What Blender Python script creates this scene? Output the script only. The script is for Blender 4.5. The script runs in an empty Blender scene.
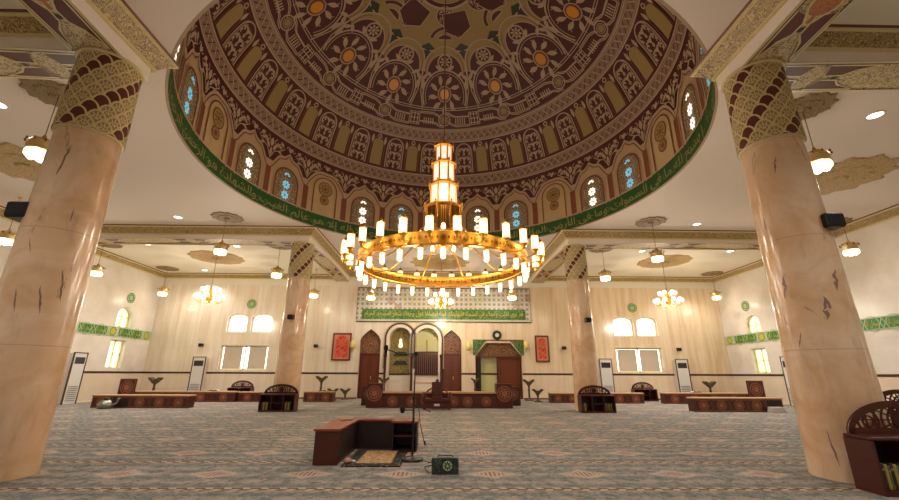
import bpy, math, random
from mathutils import Vector, Matrix
from mathutils.geometry import tessellate_polygon
random.seed(7)
SC = bpy.context.scene
COL = SC.collection
PI = math.pi
R = math.radians
V = Vector

# ------------------------------------------------------------------ camera
F = 403.0; TH = math.atan(124/403.); ROLL = R(0.25); YAW = R(0.95); H = 1.2
fw = V((math.sin(YAW)*math.cos(TH), math.cos(YAW)*math.cos(TH), math.sin(TH)))
r_ = V((math.cos(YAW), -math.sin(YAW), 0)); u_ = r_.cross(fw)
RT = r_*math.cos(ROLL)+u_*math.sin(ROLL); UP = u_*math.cos(ROLL)-r_*math.sin(ROLL)
cam = bpy.data.objects.new('camera', bpy.data.cameras.new('camera')); COL.objects.link(cam)
m = Matrix((RT, UP, -fw)).transposed().to_4x4(); m.translation = V((0, 0, H))
cam.matrix_world = m
cam.data.sensor_width = 36; cam.data.lens = F/899*36; cam.data.clip_start = .05; cam.data.clip_end = 200
SC.camera = cam

def ray(px, py): return fw+RT*((px-449.5)/F)-UP*((py-250)/F)
def onY(px, py, Y):
    d = ray(px, py); return d*(Y/d.y)+V((0, 0, H))
def onX(px, py, X):
    d = ray(px, py); return d*(X/d.x)+V((0, 0, H))
def onZ(px, py, Z=0.):
    d = ray(px, py); return d*((Z-H)/d.z)+V((0, 0, H))

# ------------------------------------------------------------------ materials
def rgb(r, g, b):
    f = lambda c: ((c/255.+.055)/1.055)**2.4 if c > 10 else c/255./12.92
    return (f(r), f(g), f(b), 1)
class N:      # tiny node expression helper
    nt = None
    def __init__(s, k): s.k = k
    @staticmethod
    def math(op, *a, clamp=False):
        n = N.nt.nodes.new('ShaderNodeMath'); n.operation = op; n.use_clamp = clamp
        for i, x in enumerate(a):
            if isinstance(x, N): N.nt.links.new(x.k, n.inputs[i])
            else: n.inputs[i].default_value = x
        return N(n.outputs[0])
    def __add__(s, o): return N.math('ADD', s, o)
    def __sub__(s, o): return N.math('SUBTRACT', s, o)
    def __mul__(s, o): return N.math('MULTIPLY', s, o)
    def __truediv__(s, o): return N.math('DIVIDE', s, o)
    def __radd__(s, o): return N.math('ADD', o, s)
    def __rsub__(s, o): return N.math('SUBTRACT', o, s)
    def abs(s): return N.math('ABSOLUTE', s)
    def fr(s): return N.math('FRACT', s)
    def lt(s, o): return N.math('LESS_THAN', s, o)
    def gt(s, o): return N.math('GREATER_THAN', s, o)
    def sin(s): return N.math('SINE', s)
    def mn(s, o): return N.math('MINIMUM', s, o)
    def mx(s, o): return N.math('MAXIMUM', s, o)
def mixc(fac, a, b):
    n = N.nt.nodes.new('ShaderNodeMix'); n.data_type = 'RGBA'
    for i, x in ((0, fac), (6, a), (7, b)):
        if isinstance(x, N): N.nt.links.new(x.k, n.inputs[i])
        else: n.inputs[i].default_value = x
    return N(n.outputs[2])
def noise(vec, scale, detail=3, rough=.5, dist=0., out=0):
    n = N.nt.nodes.new('ShaderNodeTexNoise'); n.inputs['Scale'].default_value = scale
    n.inputs['Detail'].default_value = detail; n.inputs['Roughness'].default_value = rough; n.inputs['Distortion'].default_value = dist
    if vec is not None: N.nt.links.new(vec.k, n.inputs['Vector'])
    return N(n.outputs[out])
def voro(vec, scale, feat='F1', rnd=1.):
    n = N.nt.nodes.new('ShaderNodeTexVoronoi'); n.feature = feat; n.inputs['Scale'].default_value = scale
    n.inputs['Randomness'].default_value = rnd
    if vec is not None: N.nt.links.new(vec.k, n.inputs['Vector'])
    return N(n.outputs['Distance'])
def vscale(vec, sx, sy, sz, rot=(0, 0, 0)):
    n = N.nt.nodes.new('ShaderNodeMapping'); n.inputs['Scale'].default_value = (sx, sy, sz); n.inputs['Rotation'].default_value = rot
    N.nt.links.new(vec.k, n.inputs['Vector']); return N(n.outputs[0])
def ramp(fac, stops):
    n = N.nt.nodes.new('ShaderNodeValToRGB'); e = n.color_ramp.elements
    while len(e) < len(stops): e.new(.5)
    for q, (p, c) in zip(e, stops): q.position = p; q.color = c
    N.nt.links.new(fac.k, n.inputs[0]); return N(n.outputs[0])
def coords(kind='Object'):
    return N(N.nt.nodes.new('ShaderNodeTexCoord').outputs[kind])
def xyz(v):
    n = N.nt.nodes.new('ShaderNodeSeparateXYZ'); N.nt.links.new(v.k, n.inputs[0]); return [N(o) for o in n.outputs]
def comb(x, y, z=0.):
    n = N.nt.nodes.new('ShaderNodeCombineXYZ')
    for i, a in enumerate((x, y, z)):
        if isinstance(a, N): N.nt.links.new(a.k, n.inputs[i])
        else: n.inputs[i].default_value = a
    return N(n.outputs[0])
MATS = {}
def mat(name, col=None, rough=.5, metal=0., emit=None, es=0., fn=None, spec=.5, bump=None, alpha=None, trans=0.):
    m = bpy.data.materials.new(name); m.use_nodes = True; b = m.node_tree.nodes['Principled BSDF']
    N.nt = m.node_tree
    if col: b.inputs['Base Color'].default_value = col
    b.inputs['Roughness'].default_value = rough; b.inputs['Metallic'].default_value = metal
    b.inputs['Specular IOR Level'].default_value = spec
    if trans: b.inputs['Transmission Weight'].default_value = trans
    if emit: b.inputs['Emission Color'].default_value = emit; b.inputs['Emission Strength'].default_value = es
    if fn:
        r = fn()
        c = r[0] if isinstance(r, tuple) else r
        m.node_tree.links.new(c.k, b.inputs['Base Color'])
        if isinstance(r, tuple) and r[1] is not None:
            bp = m.node_tree.nodes.new('ShaderNodeBump'); bp.inputs['Strength'].default_value = bump or .3; bp.inputs['Distance'].default_value = .02
            m.node_tree.links.new(r[1].k, bp.inputs['Height']); m.node_tree.links.new(bp.outputs[0], b.inputs['Normal'])
    MATS[name] = m; return m

def speck(c1, c2, scale=6., det=4):
    return lambda: mixc(noise(coords(), scale, det), c1, c2)
def f_column():
    o = coords(); n = noise(o, 1.3, 5, .6, .8)
    base = ramp(n, [(.3, rgb(208, 164, 122)), (.5, rgb(224, 188, 152)), (.7, rgb(236, 210, 184))])
    x, y, z = xyz(o)
    v = voro(vscale(o, 1, 1, .28), 1.5, 'DISTANCE_TO_EDGE')
    n2 = noise(o, 2.2, 4, .6, 1.5)
    vein = (v + (n2-.5)*.22).abs().lt(.009)*noise(o, 1.1, 2).gt(.58)
    c = mixc(vein*.4, base, rgb(120, 96, 86))
    joint = ((z/1.52).fr()-.5).abs().gt(.4965)
    c = mixc(joint*.35, c, rgb(130, 100, 85))
    stain = noise(vscale(o, 3, 3, .8, (0, .3, 0)), 1.8, 3, .6, .4)
    return mixc(N.math('MULTIPLY', stain-.55, 2.2, clamp=True), c, rgb(176, 138, 122))
def f_wallback():
    o = coords(); x, y, z = xyz(o)
    n = noise(comb(x*2.6, y, z*.22), 1.6, 5, .62, .3)
    side = N.math('MULTIPLY', x+3.2, 1.2, clamp=True)
    c = mixc(side, ramp(n, [(.32, rgb(216, 196, 172)), (.5, rgb(226, 212, 192)), (.68, rgb(234, 224, 208))]), ramp(n, [(.32, rgb(212, 182, 146)), (.5, rgb(226, 202, 168)), (.68, rgb(234, 216, 188))]))
    tone = noise(comb(x*1.0, 0., z*.0), 1.1, 1)
    c = mixc(N.math('MULTIPLY', tone-.45, 2.2, clamp=True)*.6, c, rgb(216, 190, 156))
    jx = ((x/.6).fr()-.5).abs().gt(.491); jz = ((z/1.22).fr()-.5).abs().gt(.4965)
    c = mixc(jx.mx(jz)*.25, c, rgb(150, 120, 95))
    c = mixc(z.lt(1.2)*.45, c, rgb(228, 208, 184))
    return mixc(z.gt(5.72), c, rgb(226, 216, 198))
def f_wallside():
    o = coords(); x, y, z = xyz(o)
    n = noise(o, .9, 4, .55, .4)
    c = ramp(n, [(.3, rgb(214, 203, 190)), (.7, rgb(232, 226, 216))])
    jy = ((y/1.2).fr()-.5).abs().gt(.4965); jz = ((z/1.22).fr()-.5).abs().gt(.4965)
    c = mixc(jy.mx(jz)*.18, c, rgb(160, 145, 130))
    return mixc(z.lt(1.2)*.6, c, rgb(224, 200, 170))
def f_carpet():
    o = coords(); x, y, z = xyz(o)
    P = 1.4
    v = ((y-4.97)/P); fv = v.fr(); row = v-fv
    q = comb(x, y)
    n1 = noise(q, 7., 4, .7); n2 = noise(comb(x*.8, y*1.2), 28., 4, .75); n3 = noise(q, 1.3, 2); n4 = voro(q, 9., 'F1'); n5 = voro(q, 17., 'DISTANCE_TO_EDGE')
    base = mixc(N.math('MULTIPLY', n1-.40, 4., clamp=True), rgb(88, 102, 104), rgb(158, 156, 146))
    base = mixc(N.math('MULTIPLY', n2-.46, 7., clamp=True)*.6, base, rgb(178, 160, 140))
    base = mixc(n4.lt(.26)*.6, base, rgb(178, 156, 138))
    base = mixc(n5.lt(.05)*.4, base, rgb(70, 76, 76))
    base = mixc(N.math('MULTIPLY', n3-.5, 3., clamp=True)*.3, base, rgb(108, 124, 124))
    rw = (y*PI*2/.35+n3*2.).sin(); base = mixc((rw.gt(.55)*n1.gt(.47))*.38, base, rgb(184, 160, 146)); base = mixc((rw.lt(-.6)*n2.gt(.5))*.35, base, rgb(74, 84, 88))
    # small flowered medallions halfway between the borders
    fx = ((x+.51)/1.155+.5).fr()-.5; my = fv-.495
    d = (fx*1.155/.36).abs()+(my*P/.26).abs()+(n1-.5)*1.4+(n2-.5)*1.1
    base = mixc(d.lt(.9)*.6, base, rgb(206, 180, 158))
    d2 = (fx*1.155/.2).abs()+(my*P/.13).abs()+(n2-.5)*3.
    n6 = ((fx*1.155/.055).fr()-.5).abs()
    base = mixc((d2.lt(1.)*n6.lt(.27))*.75, base, rgb(136, 68, 62))
    fx3 = (x/.583+.24).fr()-.5; d3 = (fx3*.583/.16).abs()+((((fv-.26).abs()-.0).mn((fv-.76).abs()))*P/.11)+(n1-.5)*1.6
    base = mixc(d3.lt(.7)*.3, base, rgb(182, 160, 140))
    # chain border
    bd = (fv-.5).abs(); bd = (bd-.5).abs()*P
    ch = ((x/.2+fv.gt(.5)*.5+bd*3.).fr()-.5).abs()
    cc = mixc(ch.lt(.2), rgb(112, 70, 62), rgb(196, 172, 150))
    cc = mixc(bd.gt(.055), cc, rgb(168, 152, 124))
    base = mixc(bd.lt(.07)*.8, base, cc)
    return base, n2
def f_arab(bg, fgc, sc=5., th=.07):
    def g():
        o = coords(); w = noise(o, sc*.55, 2, .5, 0, 1)
        n = N.nt.nodes.new('ShaderNodeVectorMath'); n.operation = 'MULTIPLY_ADD'
        N.nt.links.new(w.k, n.inputs[0]); n.inputs[1].default_value = (.5, .5, .5); N.nt.links.new(o.k, n.inputs[2])
        d = voro(N(n.outputs[0]), sc, 'DISTANCE_TO_EDGE')
        d2 = voro(N(n.outputs[0]), sc*2.3, 'F1')
        return mixc(d.lt(th).mx(d2.lt(.22)), bg, fgc)
    return g
def f_arab2(bg, fgc, sc=5.):      # fine curling scrollwork
    def g():
        o = coords(); n1 = noise(o, sc, 1.5, .5, 1.6); n2 = noise(o, sc*1.9, 1, .5, 1.2)
        a = ((n1*9.).fr()-.5).abs().lt(.27); b = ((n2*6.).fr()-.5).abs().gt(.3)
        return mixc(a.mx(b), bg, fgc)
    return g
def f_lattice():
    o = coords('Object'); d = voro(o, 16, 'DISTANCE_TO_EDGE')
    return mixc(d.lt(.09), rgb(96, 78, 56), rgb(176, 150, 110))
def f_frieze():
    o = coords(); x, y, z = xyz(o); s = x+y
    w = (s*PI*2/.34).sin()*.06
    n1 = noise(o, 8., 1.5, .5, 1.4); d2 = voro(o, 12, 'F1')
    c = mixc(((n1*8.).fr()-.5).abs().lt(.24), rgb(118, 92, 52), rgb(194, 168, 110))
    c = mixc(d2.lt(.22)*.5, c, rgb(168, 112, 70))
    return c
def f_girih():
    o = coords(); x, y, z = xyz(o)
    a = ((x*4.).fr()-.5).abs(); b = ((z*4.).fr()-.5).abs()
    p = (((x+z)*4.).fr()-.5).abs(); q = (((x-z)*4.).fr()-.5).abs()
    k = a.lt(.1).mx(b.lt(.1)).mx(p.lt(.1)).mx(q.lt(.1))
    c = mixc(k, rgb(142, 144, 126), rgb(214, 200, 180))
    return mixc(voro(comb(x, z), 1.1, 'F1').lt(.28)*.5, c, rgb(150, 96, 78))
def f_wood(a, b):
    def g():
        o = coords(); n = noise(vscale(o, 1, 1, 6), 4, 5, .6, .6); return mixc(n, a, b)
    return g
def f_medal():
    o = coords(); x, y, z = xyz(o)
    n1 = noise(comb(x, y), 9., 2., .55, 1.8)
    return mixc(((n1*8.).fr()-.5).abs().lt(.17), rgb(212, 180, 124), rgb(138, 102, 60))
def f_medal2():
    o = coords(); x, y, z = xyz(o)
    n1 = noise(comb(x, y), 9., 1.5, .5, 1.4)
    return mixc(((n1*8.).fr()-.5).abs().lt(.2), rgb(168, 142, 104), rgb(112, 90, 62))
def f_rug():
    o = coords(); n = noise(o, 26, 3); return mixc(N.math('MULTIPLY', n-.4, 5, clamp=True), rgb(150, 112, 70), rgb(196, 160, 108))
def f_rugb():
    o = coords(); n = voro(o, 14, 'F1'); return mixc(n.lt(.28), rgb(18, 15, 14), rgb(120, 104, 80))
def f_green():
    o = coords(); return mixc(noise(o, 2.5, 3), rgb(26, 66, 26), rgb(38, 92, 34))

mat('column_marble', rough=.16, fn=f_column)
mat('wall_marble', rough=.22, fn=f_wallback)
mat('side_marble', rough=.28, fn=f_wallside)
mat('carpet', rough=.92, fn=f_carpet, spec=.2, bump=.4)
mat('plaster', rough=.6, fn=speck(rgb(228, 214, 202), rgb(234, 221, 210), .6, 2))
mat('plaster_warm_lit', rough=.6, fn=speck(rgb(232, 222, 200), rgb(238, 230, 210), .6, 2))  # same plaster made yellower: warm light put into the colour
mat('maroon', rough=.5, fn=speck(rgb(84, 30, 24), rgb(100, 38, 30), 9))
mat('dome_maroon', rough=.6, fn=speck(rgb(70, 26, 22), rgb(84, 34, 28), 5))
mat('relief', rough=.6, fn=speck(rgb(170, 142, 116), rgb(186, 158, 130), 7))
mat('relief_dim', rough=.6, fn=speck(rgb(128, 100, 82), rgb(146, 116, 94), 9))
mat('khaki', rough=.55, fn=speck(rgb(140, 116, 66), rgb(164, 136, 82), 22))
mat('dome_cream', rough=.6, fn=speck(rgb(176, 146, 104), rgb(192, 160, 116), 3))
mat('dome_brown', rough=.6, fn=speck(rgb(112, 60, 34), rgb(130, 72, 42), 5))
mat('scale_gold', rough=.4, fn=speck(rgb(206, 186, 132), rgb(222, 204, 152), 9))
mat('scale_cream', rough=.5, fn=speck(rgb(214, 190, 140), rgb(226, 204, 160), 9))
mat('vein', rough=.2, fn=speck(rgb(120, 92, 82), rgb(160, 128, 114), 14))
mat('scale_line', rgb(214, 198, 150), rough=.5)
mat('scale_khaki', rough=.5, fn=speck(rgb(146, 120, 76), rgb(164, 138, 92), 14))
mat('brass_pale', rgb(232, 206, 150), rough=.4, metal=1.)
mat('orange_boss', (rgb(214, 138, 40)), rough=.35)
mat('dark_green', rough=.5, fn=speck(rgb(28, 40, 22), rgb(40, 54, 30), 5))
mat('band_green', rough=.5, fn=f_green)
mat('gold_letter', rgb(150, 140, 84), rough=.5)
mat('lattice', rough=.6, fn=f_lattice)
mat('arabesque', rough=.55, fn=f_arab2(rgb(112, 84, 50), rgb(208, 186, 142), 4.))
mat('arabesque_orange', rough=.55, fn=f_arab2(rgb(150, 80, 44), rgb(190, 122, 74), 7.))
mat('frieze', rough=.45, fn=f_frieze)
mat('girih', rough=.4, fn=f_girih)
mat('wall_green', rough=.4, fn=f_arab(rgb(34, 92, 38), rgb(124, 142, 62), 7., .05))
mat('side_green', rough=.4, fn=speck(rgb(30, 112, 34), rgb(44, 132, 46), 4))
mat('side_gold', rgb(196, 180, 60), rough=.4)
mat('side_pale', rgb(176, 196, 150), rough=.4)
mat('dark_line', rgb(62, 40, 32), rough=.3)
mat('brown_line', rgb(110, 58, 38), rough=.5)
mat('brass', rgb(236, 176, 76), rough=.34, metal=1.)
mat('brass_dark', rgb(150, 104, 44), rough=.35, metal=1.)
mat('lamp_glass', rgb(255, 236, 200), rough=.3, emit=rgb(255, 226, 170), es=1.5)
mat('tower_glass', rgb(255, 226, 200), rough=.3, emit=rgb(255, 216, 186), es=.62)
mat('bulb', rgb(255, 240, 210), rough=.3, emit=rgb(255, 236, 196), es=2.0)
mat('downlight', rgb(255, 250, 240), rough=.3, emit=rgb(255, 248, 236), es=3.)
mat('day_pane', rgb(240, 244, 250), rough=.1, emit=rgb(252, 252, 255), es=2.2)
mat('blind', rough=.7, fn=speck(rgb(172, 156, 136), rgb(188, 172, 150), 3), emit=rgb(200, 180, 155), es=.1)
def f_stain():
    o = coords(); d = voro(o, 4.5, 'F1'); return ramp(d, [(.1, rgb(252, 252, 232)), (.4, rgb(240, 242, 200)), (.7, rgb(206, 212, 150))])
mstain = mat('stained_pane', rough=.15, fn=f_stain)
_b = mstain.node_tree.nodes['Principled BSDF']
mstain.node_tree.links.new(_b.inputs['Base Color'].links[0].from_socket, _b.inputs['Emission Color']); _b.inputs['Emission Strength'].default_value = 1.25
mat('star_white', rgb(255, 250, 245), rough=.2, emit=rgb(255, 240, 225), es=.8)
mat('star_blue', rgb(120, 190, 220), rough=.2, emit=rgb(110, 190, 215), es=.42)
mat('window_frame', rgb(232, 222, 184), rough=.35)
mat('wood_dark', rough=.32, fn=f_wood(rgb(56, 20, 13), rgb(88, 34, 22)))
mat('wood_door', rough=.35, fn=f_wood(rgb(92, 40, 18), rgb(122, 56, 26)))
mat('wood_top', rough=.26, fn=f_wood(rgb(120, 52, 36), rgb(150, 70, 50)))
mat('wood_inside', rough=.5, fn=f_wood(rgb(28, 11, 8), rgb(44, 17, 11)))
mat('wood_relief', rgb(168, 104, 74), rough=.4)
mat('wood_pale', rough=.35, fn=f_wood(rgb(190, 142, 96), rgb(206, 164, 118)))
mat('book_green', rgb(92, 98, 44), rough=.5)
mat('book_gold', rgb(160, 138, 76), rough=.5)
mat('book_dark', rgb(46, 36, 24), rough=.5)
mat('book_red', rgb(116, 40, 34), rough=.5)
mat('book_white', rgb(214, 206, 190), rough=.5)
mat('black', rgb(20, 19, 20), rough=.4)
mat('black_soft', rgb(14, 13, 14), rough=.8)
mat('ac_white', rgb(214, 210, 204), rough=.35)
mat('ac_grey', rgb(140, 136, 130), rough=.4)
mat('ac_dark', rgb(48, 44, 46), rough=.3)
mat('stand_wood', rough=.4, fn=f_wood(rgb(72, 54, 34), rgb(96, 74, 48)))
mat('picture_red', rough=.5, fn=f_arab(rgb(196, 34, 26), rgb(222, 120, 80), 7., .05))
mat('picture_pink', rgb(214, 130, 104), rough=.5)
mat('frame_brown', rgb(96, 40, 24), rough=.35)
mat('niche_olive', rough=.4, fn=f_arab(rgb(140, 124, 64), rgb(96, 84, 40), 5., .05))
mat('niche_pale', rough=.5, fn=speck(rgb(206, 206, 140), rgb(214, 210, 156), 3))
mat('carved_screen', rough=.45, fn=f_arab(rgb(84, 46, 24), rgb(150, 110, 62), 9., .07))
mat('white_marble', rgb(222, 212, 198), rough=.25)
mat('medal_gold', rough=.6, fn=f_medal)
mat('medal_brown', rough=.6, fn=f_medal2)
mat('rug_field', rough=.9, fn=f_rug)
mat('rug_border', rough=.9, fn=f_rugb)
mat('cloth_white', rgb(206, 198, 190), rough=.8)
mat('cloth_pink', rgb(200, 140, 120), rough=.8)
mat('box_green', rough=.5, fn=f_arab(rgb(24, 34, 30), rgb(64, 84, 72), 12., .07))
mat('steel', rgb(150, 146, 140), rough=.25, metal=1.)
mat('clear_glass', rgb(240, 244, 240), rough=.02, trans=1.)

# ------------------------------------------------------------------ mesh builder
class MB:
    lw = 1.
    def __init__(s): s.v = []; s.f = []; s.m = []; s.sm = []; s.names = []
    def mi(s, name):
        if name not in s.names: s.names.append(name)
        return s.names.index(name)
    def face(s, pts, mt, smooth=False):
        b = len(s.v); s.v += [tuple(p) for p in pts]; s.f.append(tuple(range(b, b+len(pts)))); s.m.append(s.mi(mt)); s.sm.append(smooth)
    def grid(s, rows, mt, close=False, smooth=True):      # rows of points, shared vertices
        b = len(s.v); n = len(rows[0]); k = s.mi(mt)
        for r in rows: s.v += [tuple(p) for p in r]
        for i in range(len(rows)-1):
            for j in range(n if close else n-1):
                j2 = (j+1) % n
                s.f.append((b+i*n+j, b+i*n+j2, b+(i+1)*n+j2, b+(i+1)*n+j)); s.m.append(k); s.sm.append(smooth)
    def box(s, c, d, mt, rz=0., bev=0.):
        hx, hy, hz = d[0]/2, d[1]/2, d[2]/2; co, si = math.cos(rz), math.sin(rz)
        def P(x, y, z): return (c[0]+x*co-y*si, c[1]+x*si+y*co, c[2]+z)
        if bev:
            e = min(bev, hx*.49, hy*.49, hz*.49)
            def loop(i, z): return [P(-hx+i, -hy+e+i*0, z), P(-hx+e, -hy+i, z), P(hx-e, -hy+i, z), P(hx-i, -hy+e, z), P(hx-i, hy-e, z), P(hx-e, hy-i, z), P(-hx+e, hy-i, z), P(-hx+i, hy-e, z)]
            rows = [loop(e, -hz), loop(0, -hz+e), loop(0, hz-e), loop(e, hz)]
            s.grid(rows, mt, True, False); s.face(rows[0][::-1], mt); s.face(rows[-1], mt); return
        q = [P(x, y, z) for z in (-hz, hz) for x, y in ((-hx, -hy), (hx, -hy), (hx, hy), (-hx, hy))]
        for a in ((3, 2, 1, 0), (4, 5, 6, 7), (0, 1, 5, 4), (1, 2, 6, 5), (2, 3, 7, 6), (3, 0, 4, 7)): s.face([q[i] for i in a], mt)
    def bb(s, x0, x1, y0, y1, z0, z1, mt, bev=0.): s.box(((x0+x1)/2, (y0+y1)/2, (z0+z1)/2), (abs(x1-x0), abs(y1-y0), abs(z1-z0)), mt, 0, bev)
    def lathe(s, prof, mt, c=(0, 0, 0), n=20, smooth=True, ph=0.):
        rows = [[(c[0]+r*math.cos(2*PI*j/n+ph), c[1]+r*math.sin(2*PI*j/n+ph), c[2]+z) for j in range(n)] for r, z in prof]
        s.grid(rows, mt, True, smooth)
        if prof[0][0] > 1e-4: s.face(rows[0][::-1], mt)
        if prof[-1][0] > 1e-4: s.face(rows[-1], mt)
    def tube(s, path, rad, mt, n=8, smooth=True):
        P = [V(p) for p in path]; rows = []
        rr = rad if isinstance(rad, (list, tuple)) else [rad]*len(P)
        up = V((0, 0, 1)); nrm = None
        for i, p in enumerate(P):
            t = (P[min(i+1, len(P)-1)]-P[max(i-1, 0)]).normalized()
            if nrm is None:
                a = up if abs(t.dot(up)) < .95 else V((1, 0, 0)); nrm = t.cross(a).normalized()
            else: nrm = (nrm-t*nrm.dot(t)).normalized()
            b = t.cross(nrm)
            rows.append([p+(nrm*math.cos(2*PI*j/n)+b*math.sin(2*PI*j/n))*rr[i] for j in range(n)])
        s.grid(rows, mt, True, smooth); s.face(rows[0][::-1], mt); s.face(rows[-1], mt)
    # ---- drawing on a mapped surface S(x, y, off)
    def fill(s, S, poly, off, mt):
        tris = tessellate_polygon([[V((x, y, 0)) for x, y in poly]])
        b = len(s.v); k = s.mi(mt); s.v += [tuple(S(x, y, off)) for x, y in poly]
        for t in tris: s.f.append(tuple(b+i for i in t)); s.m.append(k); s.sm.append(False)
    def stroke(s, S, path, w, off, mt, closed=False):
        n = len(path); L = []; Rr = []; w = w*MB.lw
        for i in range(n):
            if closed: a, c = path[i-1], path[(i+1) % n]
            else: a, c = path[max(i-1, 0)], path[min(i+1, n-1)]
            dx, dy = c[0]-a[0], c[1]-a[1]; l = math.hypot(dx, dy) or 1
            nx, ny = -dy/l*w/2, dx/l*w/2
            L.append(S(path[i][0]+nx, path[i][1]+ny, off)); Rr.append(S(path[i][0]-nx, path[i][1]-ny, off))
        if closed: L.append(L[0]); Rr.append(Rr[0])
        s.grid([L, Rr], mt, False, False)
    def disc(s, S, x, y, r, off, mt, n=16, ry=None):
        s.fill(S, [(x+r*math.cos(2*PI*i/n), y+(ry or r)*math.sin(2*PI*i/n)) for i in range(n)], off, mt)
    def circ(s, S, x, y, r, w, off, mt, n=20):
        s.stroke(S, [(x+r*math.cos(2*PI*i/n), y+r*math.sin(2*PI*i/n)) for i in range(n)], w, off, mt, True)
    def leaf(s, S, x, y, a, L, w, off, mt):
        c, d = math.cos(a), math.sin(a)
        pts = [(0, 0), (.25, .38), (.55, .5), (.8, .28), (1, 0), (.8, -.28), (.55, -.5), (.25, -.38)]
        s.fill(S, [(x+c*p*L-d*q*w, y+d*p*L+c*q*w) for p, q in pts], off, mt)
    def build(s, name, parent=None):
        me = bpy.data.meshes.new(name); me.from_pydata(s.v, [], s.f)
        for k in s.names: me.materials.append(MATS[k])
        me.polygons.foreach_set('material_index', s.m); me.polygons.foreach_set('use_smooth', s.sm); me.update()
        o = bpy.data.objects.new(name, me); COL.objects.link(o)
        if parent: o.parent = parent
        return o
def struct(o): o['kind'] = 'structure'; return o
def tag(o, label, cat, group=None, kind=None):
    o['label'] = label; o['category'] = cat
    if group: o['group'] = group
    if kind: o['kind'] = kind
    return o
def thing(name, loc, label, cat, group=None, rz=0.):
    o = bpy.data.objects.new(name, None); COL.objects.link(o); o.empty_display_size = .1
    o.location = loc; o.rotation_euler = (0, 0, rz); return tag(o, label, cat, group)
def clone(root, loc, rz=0., label=None, sc=None):
    r = root.copy(); COL.objects.link(r); r.location = loc; r.rotation_euler = (0, 0, rz)
    if label: r['label'] = label
    if sc: r.scale = sc
    for ch in list(root.children):
        c = ch.copy(); COL.objects.link(c); c.parent = r
        for g in list(ch.children):
            d = g.copy(); COL.objects.link(d); d.parent = c
    return r
def plane(o, ux, uy, n): 
    o, ux, uy, n = V(o), V(ux), V(uy), V(n)
    return lambda x, y, off=0.: o+ux*x+uy*y+n*off
def arc(cx, cy, r, a0, a1, n=12, ry=None): return [(cx+r*math.cos(R(a0+(a1-a0)*i/n)), cy+(ry or r)*math.sin(R(a0+(a1-a0)*i/n))) for i in range(n+1)]
def rect(x0, x1, y0, y1): return [(x0, y0), (x1, y0), (x1, y1), (x0, y1)]
def archp(cx, y0, hw, ytop, pointed=0., n=14):   # arch outline: base y0, spring = ytop-hw
    if pointed:
        h = hw*pointed; sp = ytop-h
        L = [(cx-hw+hw*(i/n)**1.7, sp+h*(i/n)) for i in range(n+1)]
        return [(cx-hw, y0)]+L+[(2*cx-x, y) for x, y in L[::-1][1:]]+[(cx+hw, y0)]
    return [(cx-hw, y0)]+arc(cx, ytop-hw, hw, 180, 0, n)+[(cx+hw, y0)]
def spiral(x, y, r, a0, turns, sgn=1, n=16):
    return [(x+r*(1-i/n*.8)*math.cos(a0+sgn*turns*2*PI*i/n), y+r*(1-i/n*.8)*math.sin(a0+sgn*turns*2*PI*i/n)) for i in range(n+1)]

# Arabic shaping with presentation forms (isolated, final, initial, medial)
AR = {'ا': (0xFE8D, 0xFE8E), 'ب': (0xFE8F,)*1, 'أ': (0xFE83, 0xFE84), 'إ': (0xFE87, 0xFE88), 'آ': (0xFE81, 0xFE82), 'د': (0xFEA9, 0xFEAA), 'ذ': (0xFEAB, 0xFEAC),
      'ر': (0xFEAD, 0xFEAE), 'ز': (0xFEAF, 0xFEB0), 'و': (0xFEED, 0xFEEE), 'ة': (0xFE93, 0xFE94), 'ى': (0xFEEF, 0xFEF0)}
for ch, base in zip('بتثجحخسشصضطظعغفقكلمنهي', (0xFE8F, 0xFE95, 0xFE99, 0xFE9D, 0xFEA1, 0xFEA5, 0xFEB1, 0xFEB5, 0xFEB9, 0xFEBD, 0xFEC1, 0xFEC5, 0xFEC9, 0xFECD, 0xFED1, 0xFED5, 0xFED9, 0xFEDD, 0xFEE1, 0xFEE5, 0xFEE9, 0xFEF1)):
    AR[ch] = (base, base+1, base+2, base+3)
def shape(t):
    t = t.replace('لا', '\uE000'); A = dict(AR); A['\uE000'] = (0xFEFB, 0xFEFC); out = []
    for i, c in enumerate(t):
        if c not in A: out.append(c); continue
        prev = i > 0 and t[i-1] in A and len(A[t[i-1]]) == 4
        nxt = i < len(t)-1 and t[i+1] in A and len(A[c]) == 4
        f = A[c]
        out.append(chr(f[3] if prev and nxt else f[1] if prev else f[2] if nxt else f[0]))
    return ''.join(out[::-1])
def text_tris(body, size=1.):
    c = bpy.data.curves.new('lettering', 'FONT'); c.body = body; c.size = size; c.resolution_u = 3; c.align_x = 'CENTER'
    o = bpy.data.objects.new('lettering', c); COL.objects.link(o)
    dg = bpy.context.evaluated_depsgraph_get(); me = bpy.data.meshes.new_from_object(o.evaluated_get(dg))
    vs = [(v.co.x, v.co.y) for v in me.vertices]; fs = [tuple(p.vertices) for p in me.polygons]
    bpy.data.objects.remove(o); bpy.data.curves.remove(c); bpy.data.meshes.remove(me)
    return vs, fs
def put_text(mb, S, vs, fs, x, y, sx, sy, off, mt):
    b = len(mb.v); k = mb.mi(mt); mb.v += [tuple(S(x+a*sx, y+c*sy, off)) for a, c in vs]
    for f in fs: mb.f.append(tuple(b+i for i in f)); mb.m.append(k); mb.sm.append(False)
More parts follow.
